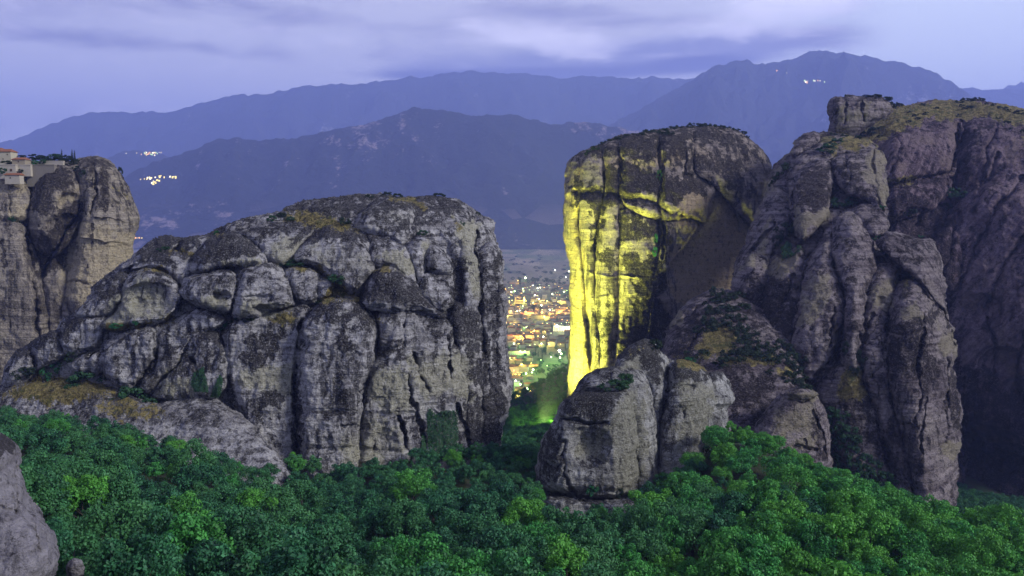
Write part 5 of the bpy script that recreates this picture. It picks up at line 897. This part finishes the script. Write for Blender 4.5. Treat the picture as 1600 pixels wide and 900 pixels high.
# monastery: px -> metres at its distance
MD = 568.0; ppm = MD / F
def mon(px0, px1, ytop, ybase, depth, dist, rh, wall, roof, label, windows=(), name='monastery_building', cat='building', hip=.5, rz=0.0):
    c = P1((px0 + px1) / 2, ybase, dist); w_ = (px1 - px0) * dist / F; h = (ybase - ytop) * dist / F
    return house(c, w_, depth, h, rh, rz, wall, roof, label, None, name, [((a - (px0 + px1) / 2) * dist / F, (ybase - b) * dist / F, ww, wh) for a, b, ww, wh in windows], hip, cat=cat)
mon(-14, 9, 236, 262, 9, 578, 2.2, M_STONE, M_TILE, 'tall stone monastery block cut by the left picture edge under an orange roof', [(1, 245, .7, .9), (5, 245, .7, .9)])
mon(5, 23, 238, 258, 8, 574, 2.2, M_STONE, M_TILE, 'pale stone monastery block with an orange hip roof right of the tall block', [(11, 250, .6, .9), (18, 243, .6, .9)])
mon(24, 44, 250, 262, 7, 566, 1.8, M_CREAM, M_TILE, 'small square monastery house with a low orange roof and one dark window', [(34, 254, .8, .9)])
mon(3, 29, 259, 273, 6, 562, 0, M_WHITE, M_TILE, 'white flat-topped monastery building with two windows', [(14, 268, 1.5, 1.6), (22, 268, 1.5, 1.6)])
mon(11, 34, 274, 281, 5, 556, 1.6, M_WHITE, M_TILE, 'low white annex under the bright orange roof on the cliff edge', [(20, 279, .8, .9)], hip=.2)
mon(28, 50, 259, 269, 3, 563, 0, M_WHITE, M_TILE, 'short white retaining wall beside the monastery house', name='retaining_wall', cat='wall')
mon(44, 88, 259, 285, 3, 566, 0, M_OLDWALL, M_TILE, 'long grey stone retaining wall holding the monastery terrace', name='retaining_wall', cat='wall')
mon(44, 100, 253, 262, 2, 576, 0, M_WHITE, M_TILE, 'low whitish garden wall below the cypresses', name='garden_wall', cat='wall')
def flora(px, py, rw, rh, dist, tone, label, group=None, name='bush', cat='bush'):
    o = bpy.data.objects.new(name, BUSH[tone][random.randrange(3)]); COL.objects.link(o); o.location = P1(px, py, dist); o.scale = (rw * dist / F, rw * dist / F, rh * dist / F * 1.1); tag(o, label, cat, group)
for a in [(30, 245, 9, 3.5, 580, 'dark', 'dark hedge behind the small monastery house'), (13, 254, 10, 4, 566, 'dark', 'dark shrub in front of the pale stone block'), (56, 246, 12, 5, 590, 'dark', 'wide dark bush on the left of the terrace'), (68, 248, 11, 6, 590, 'dark', 'dark bush in the middle of the terrace'), (82, 246, 11, 7, 586, 'mid', 'rounded green tree on the terrace left of the cypresses'), (92, 249, 8, 6, 588, 'dark', 'dark bush beside the tallest cypress'), (54, 254, 6, 4, 572, 'bright', 'low green shrub by the terrace wall'), (66, 253, 5, 6, 572, 'mid', 'conical green shrub by the terrace wall'), (104, 248, 7, 6, 584, 'dark', 'dark bush between the cypresses'), (112, 250, 9, 5, 582, 'dark', 'dark bush under the twin cypresses'), (4, 267, 6, 5, 555, 'mid', 'round bush in front of the white monastery building'), (32, 268, 4, 4, 560, 'dark', 'dark shrub beside the white monastery building')]:
    flora(*a)
def cypress_mesh(seed):
    r = np.random.default_rng(seed); n = 26; z = np.linspace(.3, 9.4, n); rad = 1.0 * np.sin(np.clip((z / 9.8), 0, 1) ** .6 * math.pi) ** .7 * .8 + .12
    cent = np.stack([r.normal(size=n) * .12, r.normal(size=n) * .12, z], 1); V, f, t = leaves(cent, rad, 90, .13, r, 1.0); return leaf_mesh('crown', V, f, t, M_DARK)
CYP = [cypress_mesh(k) for k in range(2)]; _v, _f = tube([(0, 0, -2), (0, 0, 2), (0, 0, 7)], [.2, .16, .05]); CTR = mesh_pyd('trunk', _v, _f); CTR.materials.append(M_BARK)
def cypress(loc, h, label, group):
    root = empty('cypress_tree', loc, label, 'tree', group); root.scale = (h / 10 * .9,) * 2 + (h / 10,)
    for nm, me in (('crown', CYP[random.randrange(2)]), ('trunk', CTR)): o = bpy.data.objects.new(nm, me); COL.objects.link(o); o.parent = root
for px, pyt, pyb, lb in [(97, 232.5, 253, 'tall lone cypress at the left of the three on the monastery terrace'), (113, 232.5, 252, 'middle cypress, left of the close pair on the terrace'), (117, 233.5, 252, 'right cypress of the close pair on the terrace')]:
    cypress(P1(px, pyb, 580), (pyb - pyt) * 580 / F, lb, 'cypresses on the monastery terrace')

# ------------------------------------------------------------------ town on the plain
def plain_d(py): return CAMZ / (math.sin(TH) - math.cos(TH) * (450 - py) / F)
def on_plain(px, py):
    p = PT(px, py, plain_d(py)); z = float(ground_z(np.array([p[0]]), np.array([p[1]]))[0]); return Vector((p[0], p[1], z))
def face_rot(loc): return -math.atan2(loc.x, loc.y)
wins = lambda w_, fl: [(-w_ / 2 + (i + .5) * w_ / max(int(w_ / 4), 1), 1 + 3.1 * f, 1.4, 1.5) for f in range(fl) for i in range(max(int(w_ / 4), 1))]
# landmark buildings
def lm(px, py, w_, d_, h, rh, wall, roof, label, fl=0, name='building', winmat=None, hip=.5): l_ = on_plain(px, py); house(l_, w_, d_, h, rh, face_rot(l_), wall, roof, label, None, name, wins(w_, fl), hip, cat='building', winmat=winmat)
lm(805, 554, 62, 14, 8.5, 2, M_WHITE, M_TILE2, 'long white two-storey building with a low roof beside the dome rock', 2)
lm(879, 517, 48, 16, 11, 0, M_WHITE, M_TILE, 'brightly lit white arcaded building beside the floodlit cliff', 3, winmat=M_LITWIN)
lm(837, 607, 19, 9, 4.5, 2.6, M_CREAM, M_TILE, 'lone cream house with a red-brown roof on the dark hillside', 1, 'house')
lm(851, 467, 17, 14, 13, 0, M_WHITE, M_TILE, 'pale tower block behind the domed church', 4)
lm(839, 499, 34, 14, 12, 2.5, M_GREYW, M_TILE2, 'grey apartment block in the middle of the town', 3)
lm(808, 497, 16, 13, 10, 0, M_GREYW, M_TILE2, 'small grey block below the orange street lamps', 3)
lm(832, 459, 10, 10, 9, 0, M_WHITE, M_TILE, 'small white block on the far edge of town', 2)
lm(789, 454, 14, 12, 6, 2, M_CREAM, M_TILE2, 'low house with lit windows at the far left edge of town', 1, winmat=M_LITWIN)
# domed church
cl = on_plain(812, 474); ch = empty('domed_church', cl, 'floodlit yellow church with a central dome and two bell towers', 'church'); ch.rotation_euler = (0, 0, face_rot(cl))
part('wall', box_v(34, 22, -1, 13), M_CREAM, ch); part('roof', roof_v(34, 22, 13.004, 4, .3), M_TILE2, ch)
def dome(r, z, n=14, k=6):
    V = []; Fc = []
    for j in range(k + 1):
        a = math.pi / 2 * j / k
        for i in range(n): b = 2 * math.pi * i / n; V.append((r * math.cos(a) * math.cos(b), r * math.cos(a) * math.sin(b), z + r * math.sin(a)))
    for j in range(k):
        for i in range(n): Fc.append((j * n + i, j * n + (i + 1) % n, (j + 1) * n + (i + 1) % n, (j + 1) * n + i))
    return V, Fc
part('drum', tube([(0, 0, 13), (0, 0, 21)], [6, 6], 14), M_CREAM, ch); part('dome', dome(6.6, 21), M_TILE2, ch)
for sx in (-14, 14):
    t_ = part('bell_tower', box_v(5, 5, -1, 22, sx, -12.6), M_CREAM, ch); part('tower_roof', dome(3.2, 22), M_TILE2, t_, (sx, -12.6, 0))
for i in range(5): part('window', box_v(2, .3, 4, 9, -9 + i * 4.5, -11.1), M_WOOD, ch)
taken = [(805, 554, 20), (879, 517, 17), (837, 605, 9), (851, 467, 7), (839, 499, 12), (812, 472, 16)]
WINS = [emis('amber_window', (1, .50, .10), 2.6), emis('yellow_window', (1, .74, .18), 2.6), emis('pale_window', (.8, 1, .45), 2.0)]
walls = [M_TOWNW, M_CREAM, M_GREYW, M_TOWNW]; roofs = [M_TILE2, M_TILE2, M_TILE, M_TILE2]; nh = 0
LB = {0: 'white', 1: 'cream', 2: 'grey', 3: 'white'}
y = 447.0
hl = []
while y < 628:
    d = plain_d(y); row = d * d / F / CAMZ      # metres of ground depth per photo row
    x = 779 + rng.uniform(0, 5)
    while x < 897:
        w_ = rng.uniform(11, 20); pxw = w_ * F / d; gap = rng.uniform(1, 9) if y > 470 else rng.uniform(8, 30)
        cx = x + pxw / 2; x += pxw + gap * F / d
        yy = y + rng.uniform(-1.6, 1.6)
        if any(abs(cx - a) < r_ + 2 and abs(yy - b) < 6 for a, b, r_ in taken): continue
        if y > 556 and cx > 842 - (y - 556) * .35: continue
        if 545 < y < 572 and cx > 828 : continue
        if y > 520 and rng.random() < .28: continue
        hl.append((cx, yy, w_))
    y += max(30 / row, 2.6) + (1.2 if y > 540 else 0)
for (cx, yy, w_) in hl:
    l_ = on_plain(cx, yy); k = int(rng.integers(0, 4)); fl = int(rng.integers(1, 4)); h = 3.2 * fl + .5; dep = rng.uniform(9, 13); flat = rng.random() < .22
    reg = 'at the far edge of town' if yy < 478 else 'in the middle of the town' if yy < 530 else 'in the near dark part of town'
    side = 'by the dome rock' if cx < 812 else 'by the lit cliff' if cx > 860 else 'midway between the cliffs'
    lb = f"{LB[k]} {'flat-roofed' if flat else 'tile-roofed'} {['low', 'two-storey', 'three-storey'][fl - 1]} house {reg}, {side}"
    house(l_, w_, dep, h, 0 if flat else rng.uniform(1.8, 2.8), face_rot(l_) + rng.uniform(-.25, .25), walls[k], roofs[k], lb, 'houses ' + reg, windows=[(rng.uniform(-.35, .35) * w_, 1.2 + 3.1 * int(rng.integers(0, fl)), rng.uniform(1.6, 3.2), 1.8) for _ in range(int(rng.choice([0, 0, 0, 1, 1, 2])))], winmat=WINS[int(rng.integers(0, 3))]); nh += 1
print('HOUSES', nh)
# street lamps with their light
def lamp_mesh(r): return dome_sphere(r)
def dome_sphere(r, n=10, k=8):
    V = []; Fc = []
    for j in range(k + 1):
        a = -math.pi / 2 + math.pi * j / k
        for i in range(n): b = 2 * math.pi * i / n; V.append((r * math.cos(a) * math.cos(b), r * math.cos(a) * math.sin(b), r * math.sin(a)))
    for j in range(k):
        for i in range(n): Fc.append((j * n + i, j * n + (i + 1) % n, (j + 1) * n + (i + 1) % n, (j + 1) * n + i))
    return V, Fc
def street_lamp(px, py, col, r, power, label, group, h=9):
    l_ = on_plain(px, py + h * F / plain_d(py)); root = empty('street_lamp', l_, label, 'street lamp', group)
    part('pole', tube([(0, 0, -2), (0, 0, h)], [.16, .12], 6), M_METAL, root)
    part('bulb', dome_sphere(r), EM[col], root, (0, 0, h + r))
    ld = bpy.data.lights.new('lamp_light', 'POINT'); ld.energy = power; ld.color = {'warm': (1, .55, .10), 'yellow': (1, .78, .12), 'green': (.45, 1, .22), 'white': (.85, 1, .55)}[col]; ld.shadow_soft_size = r
    lo = bpy.data.objects.new('lamp_light', ld); COL.objects.link(lo); lo.parent = root; lo.location = (0, 0, h + 2.2 * r + 1)
for (px, py, c, r_, pw_) in [(821, 435.5, 'green', 5, 60), (867, 423, 'white', 3, 14), (889, 425, 'white', 3, 14), (884, 434, 'white', 2.5, 20), (809, 439, 'warm', 2, 30), (833, 447, 'white', 2.2, 12), (840, 451, 'white', 2.2, 14), (844, 450, 'white', 2.2, 14), (799, 457, 'white', 2, 16), (804, 456, 'green', 2.8, 26), (817, 452, 'green', 2.5, 20), (818, 456, 'green', 2, 16),
        (881, 457, 'green', 2.6, 26), (886, 455, 'green', 2, 20), (863, 460, 'white', 2, 12), (836, 462, 'white', 2, 12), (842, 468, 'white', 2, 14), (790, 452, 'warm', 1.6, 10), (800, 470, 'yellow', 1.6, 40), (822, 471, 'yellow', 1.6, 40), (833, 474, 'yellow', 2, 40), (855, 471, 'yellow', 2, 36), (872, 472, 'yellow', 2, 40), (793, 474, 'yellow', 1.6, 26), (846, 478, 'white', 2.4, 18), (808, 487, 'white', 1.6, 10), (812, 486, 'white', 1.6, 10), (859, 485, 'white', 2.2, 22), (817, 479, 'green', 1.8, 14),
        (798, 488, 'warm', 3, 60), (821.5, 489, 'warm', 3.2, 60), (847, 489.5, 'warm', 3.2, 60), (873, 490, 'warm', 3, 66), (850, 496, 'yellow', 2.6, 40), (879, 486, 'warm', 1.5, 36), (787, 494, 'yellow', 2, 40), (787, 500, 'white', 2, 40), (787, 506, 'yellow', 2, 40), (788, 512, 'white', 2, 36), (886, 482, 'warm', 1.4, 16),
        (870, 512, 'white', 4.6, 80), (881, 514, 'white', 2.5, 40), (889, 513, 'white', 2, 30), (804, 510, 'green', 1.2, 26), (822, 512, 'green', 1.2, 26), (835, 517, 'yellow', 1.2, 24), (813, 527, 'warm', 1.6, 36), (830, 528, 'warm', 1.4, 26), (849, 527, 'white', 1.8, 16), (803, 538, 'green', 2, 22), (846, 538, 'green', 1.9, 18), (857, 537, 'yellow', 1.2, 14), (820, 550, 'green', 1.5, 26), (813, 549, 'green', 1.0, 22),
        (874, 550, 'white', 3.2, 40), (877, 554, 'green', 2.2, 24), (875, 560, 'green', 1.9, 24), (861, 559, 'green', 1.7, 26), (855, 572, 'green', .8, 40), (845, 563, 'green', .8, 20), (815, 572, 'yellow', 2.8, 40), (797, 560, 'yellow', 1.3, 14), (803, 580, 'warm', 1.3, 26), (833, 579, 'green', 2.1, 26), (831, 583, 'green', 1.4, 14), (822, 585, 'green', 1.9, 24), (830, 568, 'yellow', .9, 12),
        (813, 602, 'green', 1.9, 24), (824, 609, 'green', 2.2, 28), (829, 612, 'yellow', 1.7, 22), (833, 614, 'yellow', 1.2, 16), (799, 617, 'green', 1.6, 22), (808, 619, 'yellow', 1.9, 26), (806, 596, 'white', 1.5, 12), (801, 590, 'green', .8, 16), (868, 596, 'warm', 1.0, 10), (872, 594, 'white', .8, 8), (819, 617, 'green', .7, 20)]:
    ctx = 'on the dark plain beyond the town' if py < 445 else 'at the far edge of town' if py < 478 else 'in the row across the middle of town' if py < 500 else 'among the central houses' if py < 545 else 'on the nearest streets below the hillside'
    nm = {'warm': 'orange', 'yellow': 'yellow', 'green': 'greenish white', 'white': 'white'}[c]; big = 'big dazzling' if r_ >= 4 else 'bright' if r_ >= 2 else 'small'
    street_lamp(px, py, c, r_ * .78, pw_ * (3600 if c in ('warm', 'yellow') else 1300 if py > 540 else 800), f'{big} {nm} street lamp {ctx}, ' + ('by the dome rock' if px < 812 else 'by the lit cliff' if px > 858 else 'midway across'), 'street lamps ' + ctx)
# dark trees of the town and the plain
for k in range(150):
    yy = random.choice([random.uniform(398, 446), random.uniform(446, 545), random.uniform(540, 635), random.uniform(545, 600)]); px = random.uniform(780, 895)
    if any(abs(px - a) < r_ * .7 and abs(yy - b) < 5 for a, b, r_ in taken): continue
    l_ = on_plain(px, yy); s_ = random.uniform(3, 6) * (1.5 if yy < 450 else 1)
    o = bpy.data.objects.new('town_tree', BUSH['mid' if yy > 450 else 'dark'][k % 3]); COL.objects.link(o); o.location = l_ + Vector((0, 0, s_ * .7)); o.scale = (s_ * (1.8 if yy < 430 else 1), s_, s_ * .9)
    rg = 'dotted over the plain beyond the town' if yy < 446 else 'between the houses of the town'; tag(o, 'dark leafy tree ' + rg, 'tree', 'trees ' + rg)
for px, py in [(837, 556), (841, 558), (853, 555), (884, 548), (888, 550), (862, 541), (833, 560), (847, 562)]:
    cypress(on_plain(px, py), random.uniform(14, 22), 'tall dark cypress standing among the near houses of the town', 'cypresses in the town')
for px, py, s_ in [(833, 440, 11), (838, 441, 12), (852, 441, 12), (858, 442, 10), (864, 442, 9), (812, 438, 9), (830, 486, 9), (838, 485, 9), (834, 484, 9), (843, 486, 8), (889, 472, 11), (893, 476, 10), (868, 456, 9), (888, 460, 9), (861, 428, 9), (876, 436, 9)]:
    o = bpy.data.objects.new('town_tree', BUSH['dark'][random.randrange(3)]); COL.objects.link(o); l_ = on_plain(px, py); o.location = l_ + Vector((0, 0, s_ * .8)); o.scale = (s_, s_, s_); tag(o, 'big round dark tree clump by the streets at the far side of town', 'tree', 'tree clumps at the far side of town')
# distant village lights on the slopes: small lit houses
def village(pts, dist, size, label, group, cols):
    for k, (px, py) in enumerate(pts):
        loc, nrm, ob = shoot(px, py)
        if loc is None or loc.y < 3000: continue
        c = loc - Vector((0, 1, 0)) * size * .5; size_ = size; size = size_ * random.choice([.5, .7, .8, 1.0, 1.15]); root = empty('lit_house', c, label, 'house', group)
        part('wall', box_v(size * random.uniform(.8, 1.4), size, -size, size * .8), EMF[cols[k % len(cols)]], root); part('roof', roof_v(size * 1.4, size, size * .8 + .1, size * .3), M_TILE2, root); size = size_
village([(220, 280), (226, 279.5), (231, 278), (234, 277.5), (237, 278), (230, 280), (243, 277), (250, 276), (252, 274.5), (257, 277), (266, 276), (270, 277), (272, 276), (275, 277), (240, 283), (243, 284), (246, 282), (249, 283), (238, 286), (240, 288), (244, 286), (241, 285), (235, 279)], 0, 11, 'lit village house glowing yellow on the near mountain slope', 'lit village on the near slope', ['yellow', 'yellow', 'white', 'yellow'])
village([(197.5, 239.5), (214, 239), (221, 241), (226, 239), (229, 238.5), (229, 242), (233, 240), (236, 241), (239, 239), (241, 238.5), (243, 239.5), (246, 240), (249, 238.5), (252, 238.2), (231, 241), (238, 242), (242, 243), (227, 240.5), (234, 238.6), (244, 238.6)], 0, 11, 'lit village house on the small far hill', 'lit village on the far hill', ['white', 'yellow', 'warm', 'green'])
village([(1213.5, 110.5), (1229, 114), (1257, 126), (1259, 128), (1261, 129), (1262, 126.5), (1271, 126), (1273, 126.5), (1277.5, 126), (1281, 126.5), (1288, 128)], 0, 12, 'tiny lit house high on the right-hand mountain', 'lights on the high mountain', ['warm', 'white', 'green', 'white'])
village([(206, 372), (209, 372), (212, 372), (215, 372), (218, 372), (222, 372), (253, 371.5), (256, 371.5)], 0, 8, 'orange lit building on the road beyond the cliffs', 'lit buildings on the far road', ['warm', 'yellow'])


# ================================================================== FLOODLIGHTS at the foot of the tower
def floodlight(loc, aim, power, angle, blend, label, r=1.2):
    root = empty('floodlight', loc, label, 'floodlight', 'floodlights aimed at the tower'); dvec = (Vector(aim) - Vector(loc)).normalized(); q = dvec.to_track_quat('Z', 'Y').to_euler()
    part('post', tube([(0, 0, -6), (0, 0, 0)], [.15, .12], 6), M_METAL, root)
    h_ = part('housing', box_v(1.4, 1.1, -.5, .15), M_METAL, root); h_.rotation_euler = q
    ln = part('lens', box_v(1.2, .9, .155, .2), EM['yellow'], h_)
    ld = bpy.data.lights.new('flood_beam', 'SPOT'); ld.energy = power; ld.color = (.88, 1, .13); ld.spot_size = math.radians(angle); ld.spot_blend = blend; ld.shadow_soft_size = r
    lo = bpy.data.objects.new('flood_beam', ld); COL.objects.link(lo); lo.parent = root; lo.location = tuple(dvec * .7); lo.rotation_euler = (-dvec).to_track_quat('Z', 'Y').to_euler()
def gl(px, py, d, up=2.0):
    p = PT(px, py, d); return Vector((p[0], p[1], float(ground_z(np.array([p[0]]), np.array([p[1]]))[0]) + up))
floodlight(gl(850, 640, 560, 8), P1(900, 480, 612), 3.6e6, 84, .9, 'floodlight among the lit trees by the tower foot')
floodlight(gl(842, 640, 500, 10), P1(935, 350, 600), 3.0e6, 46, .85, 'second floodlight a little further from the tower foot')
floodlight(gl(866, 650, 530, 14), P1(872, 618, 610), 3e5, 85, .9, 'low floodlight lighting the trees at the tower foot')
HAZE.hide_viewport = False
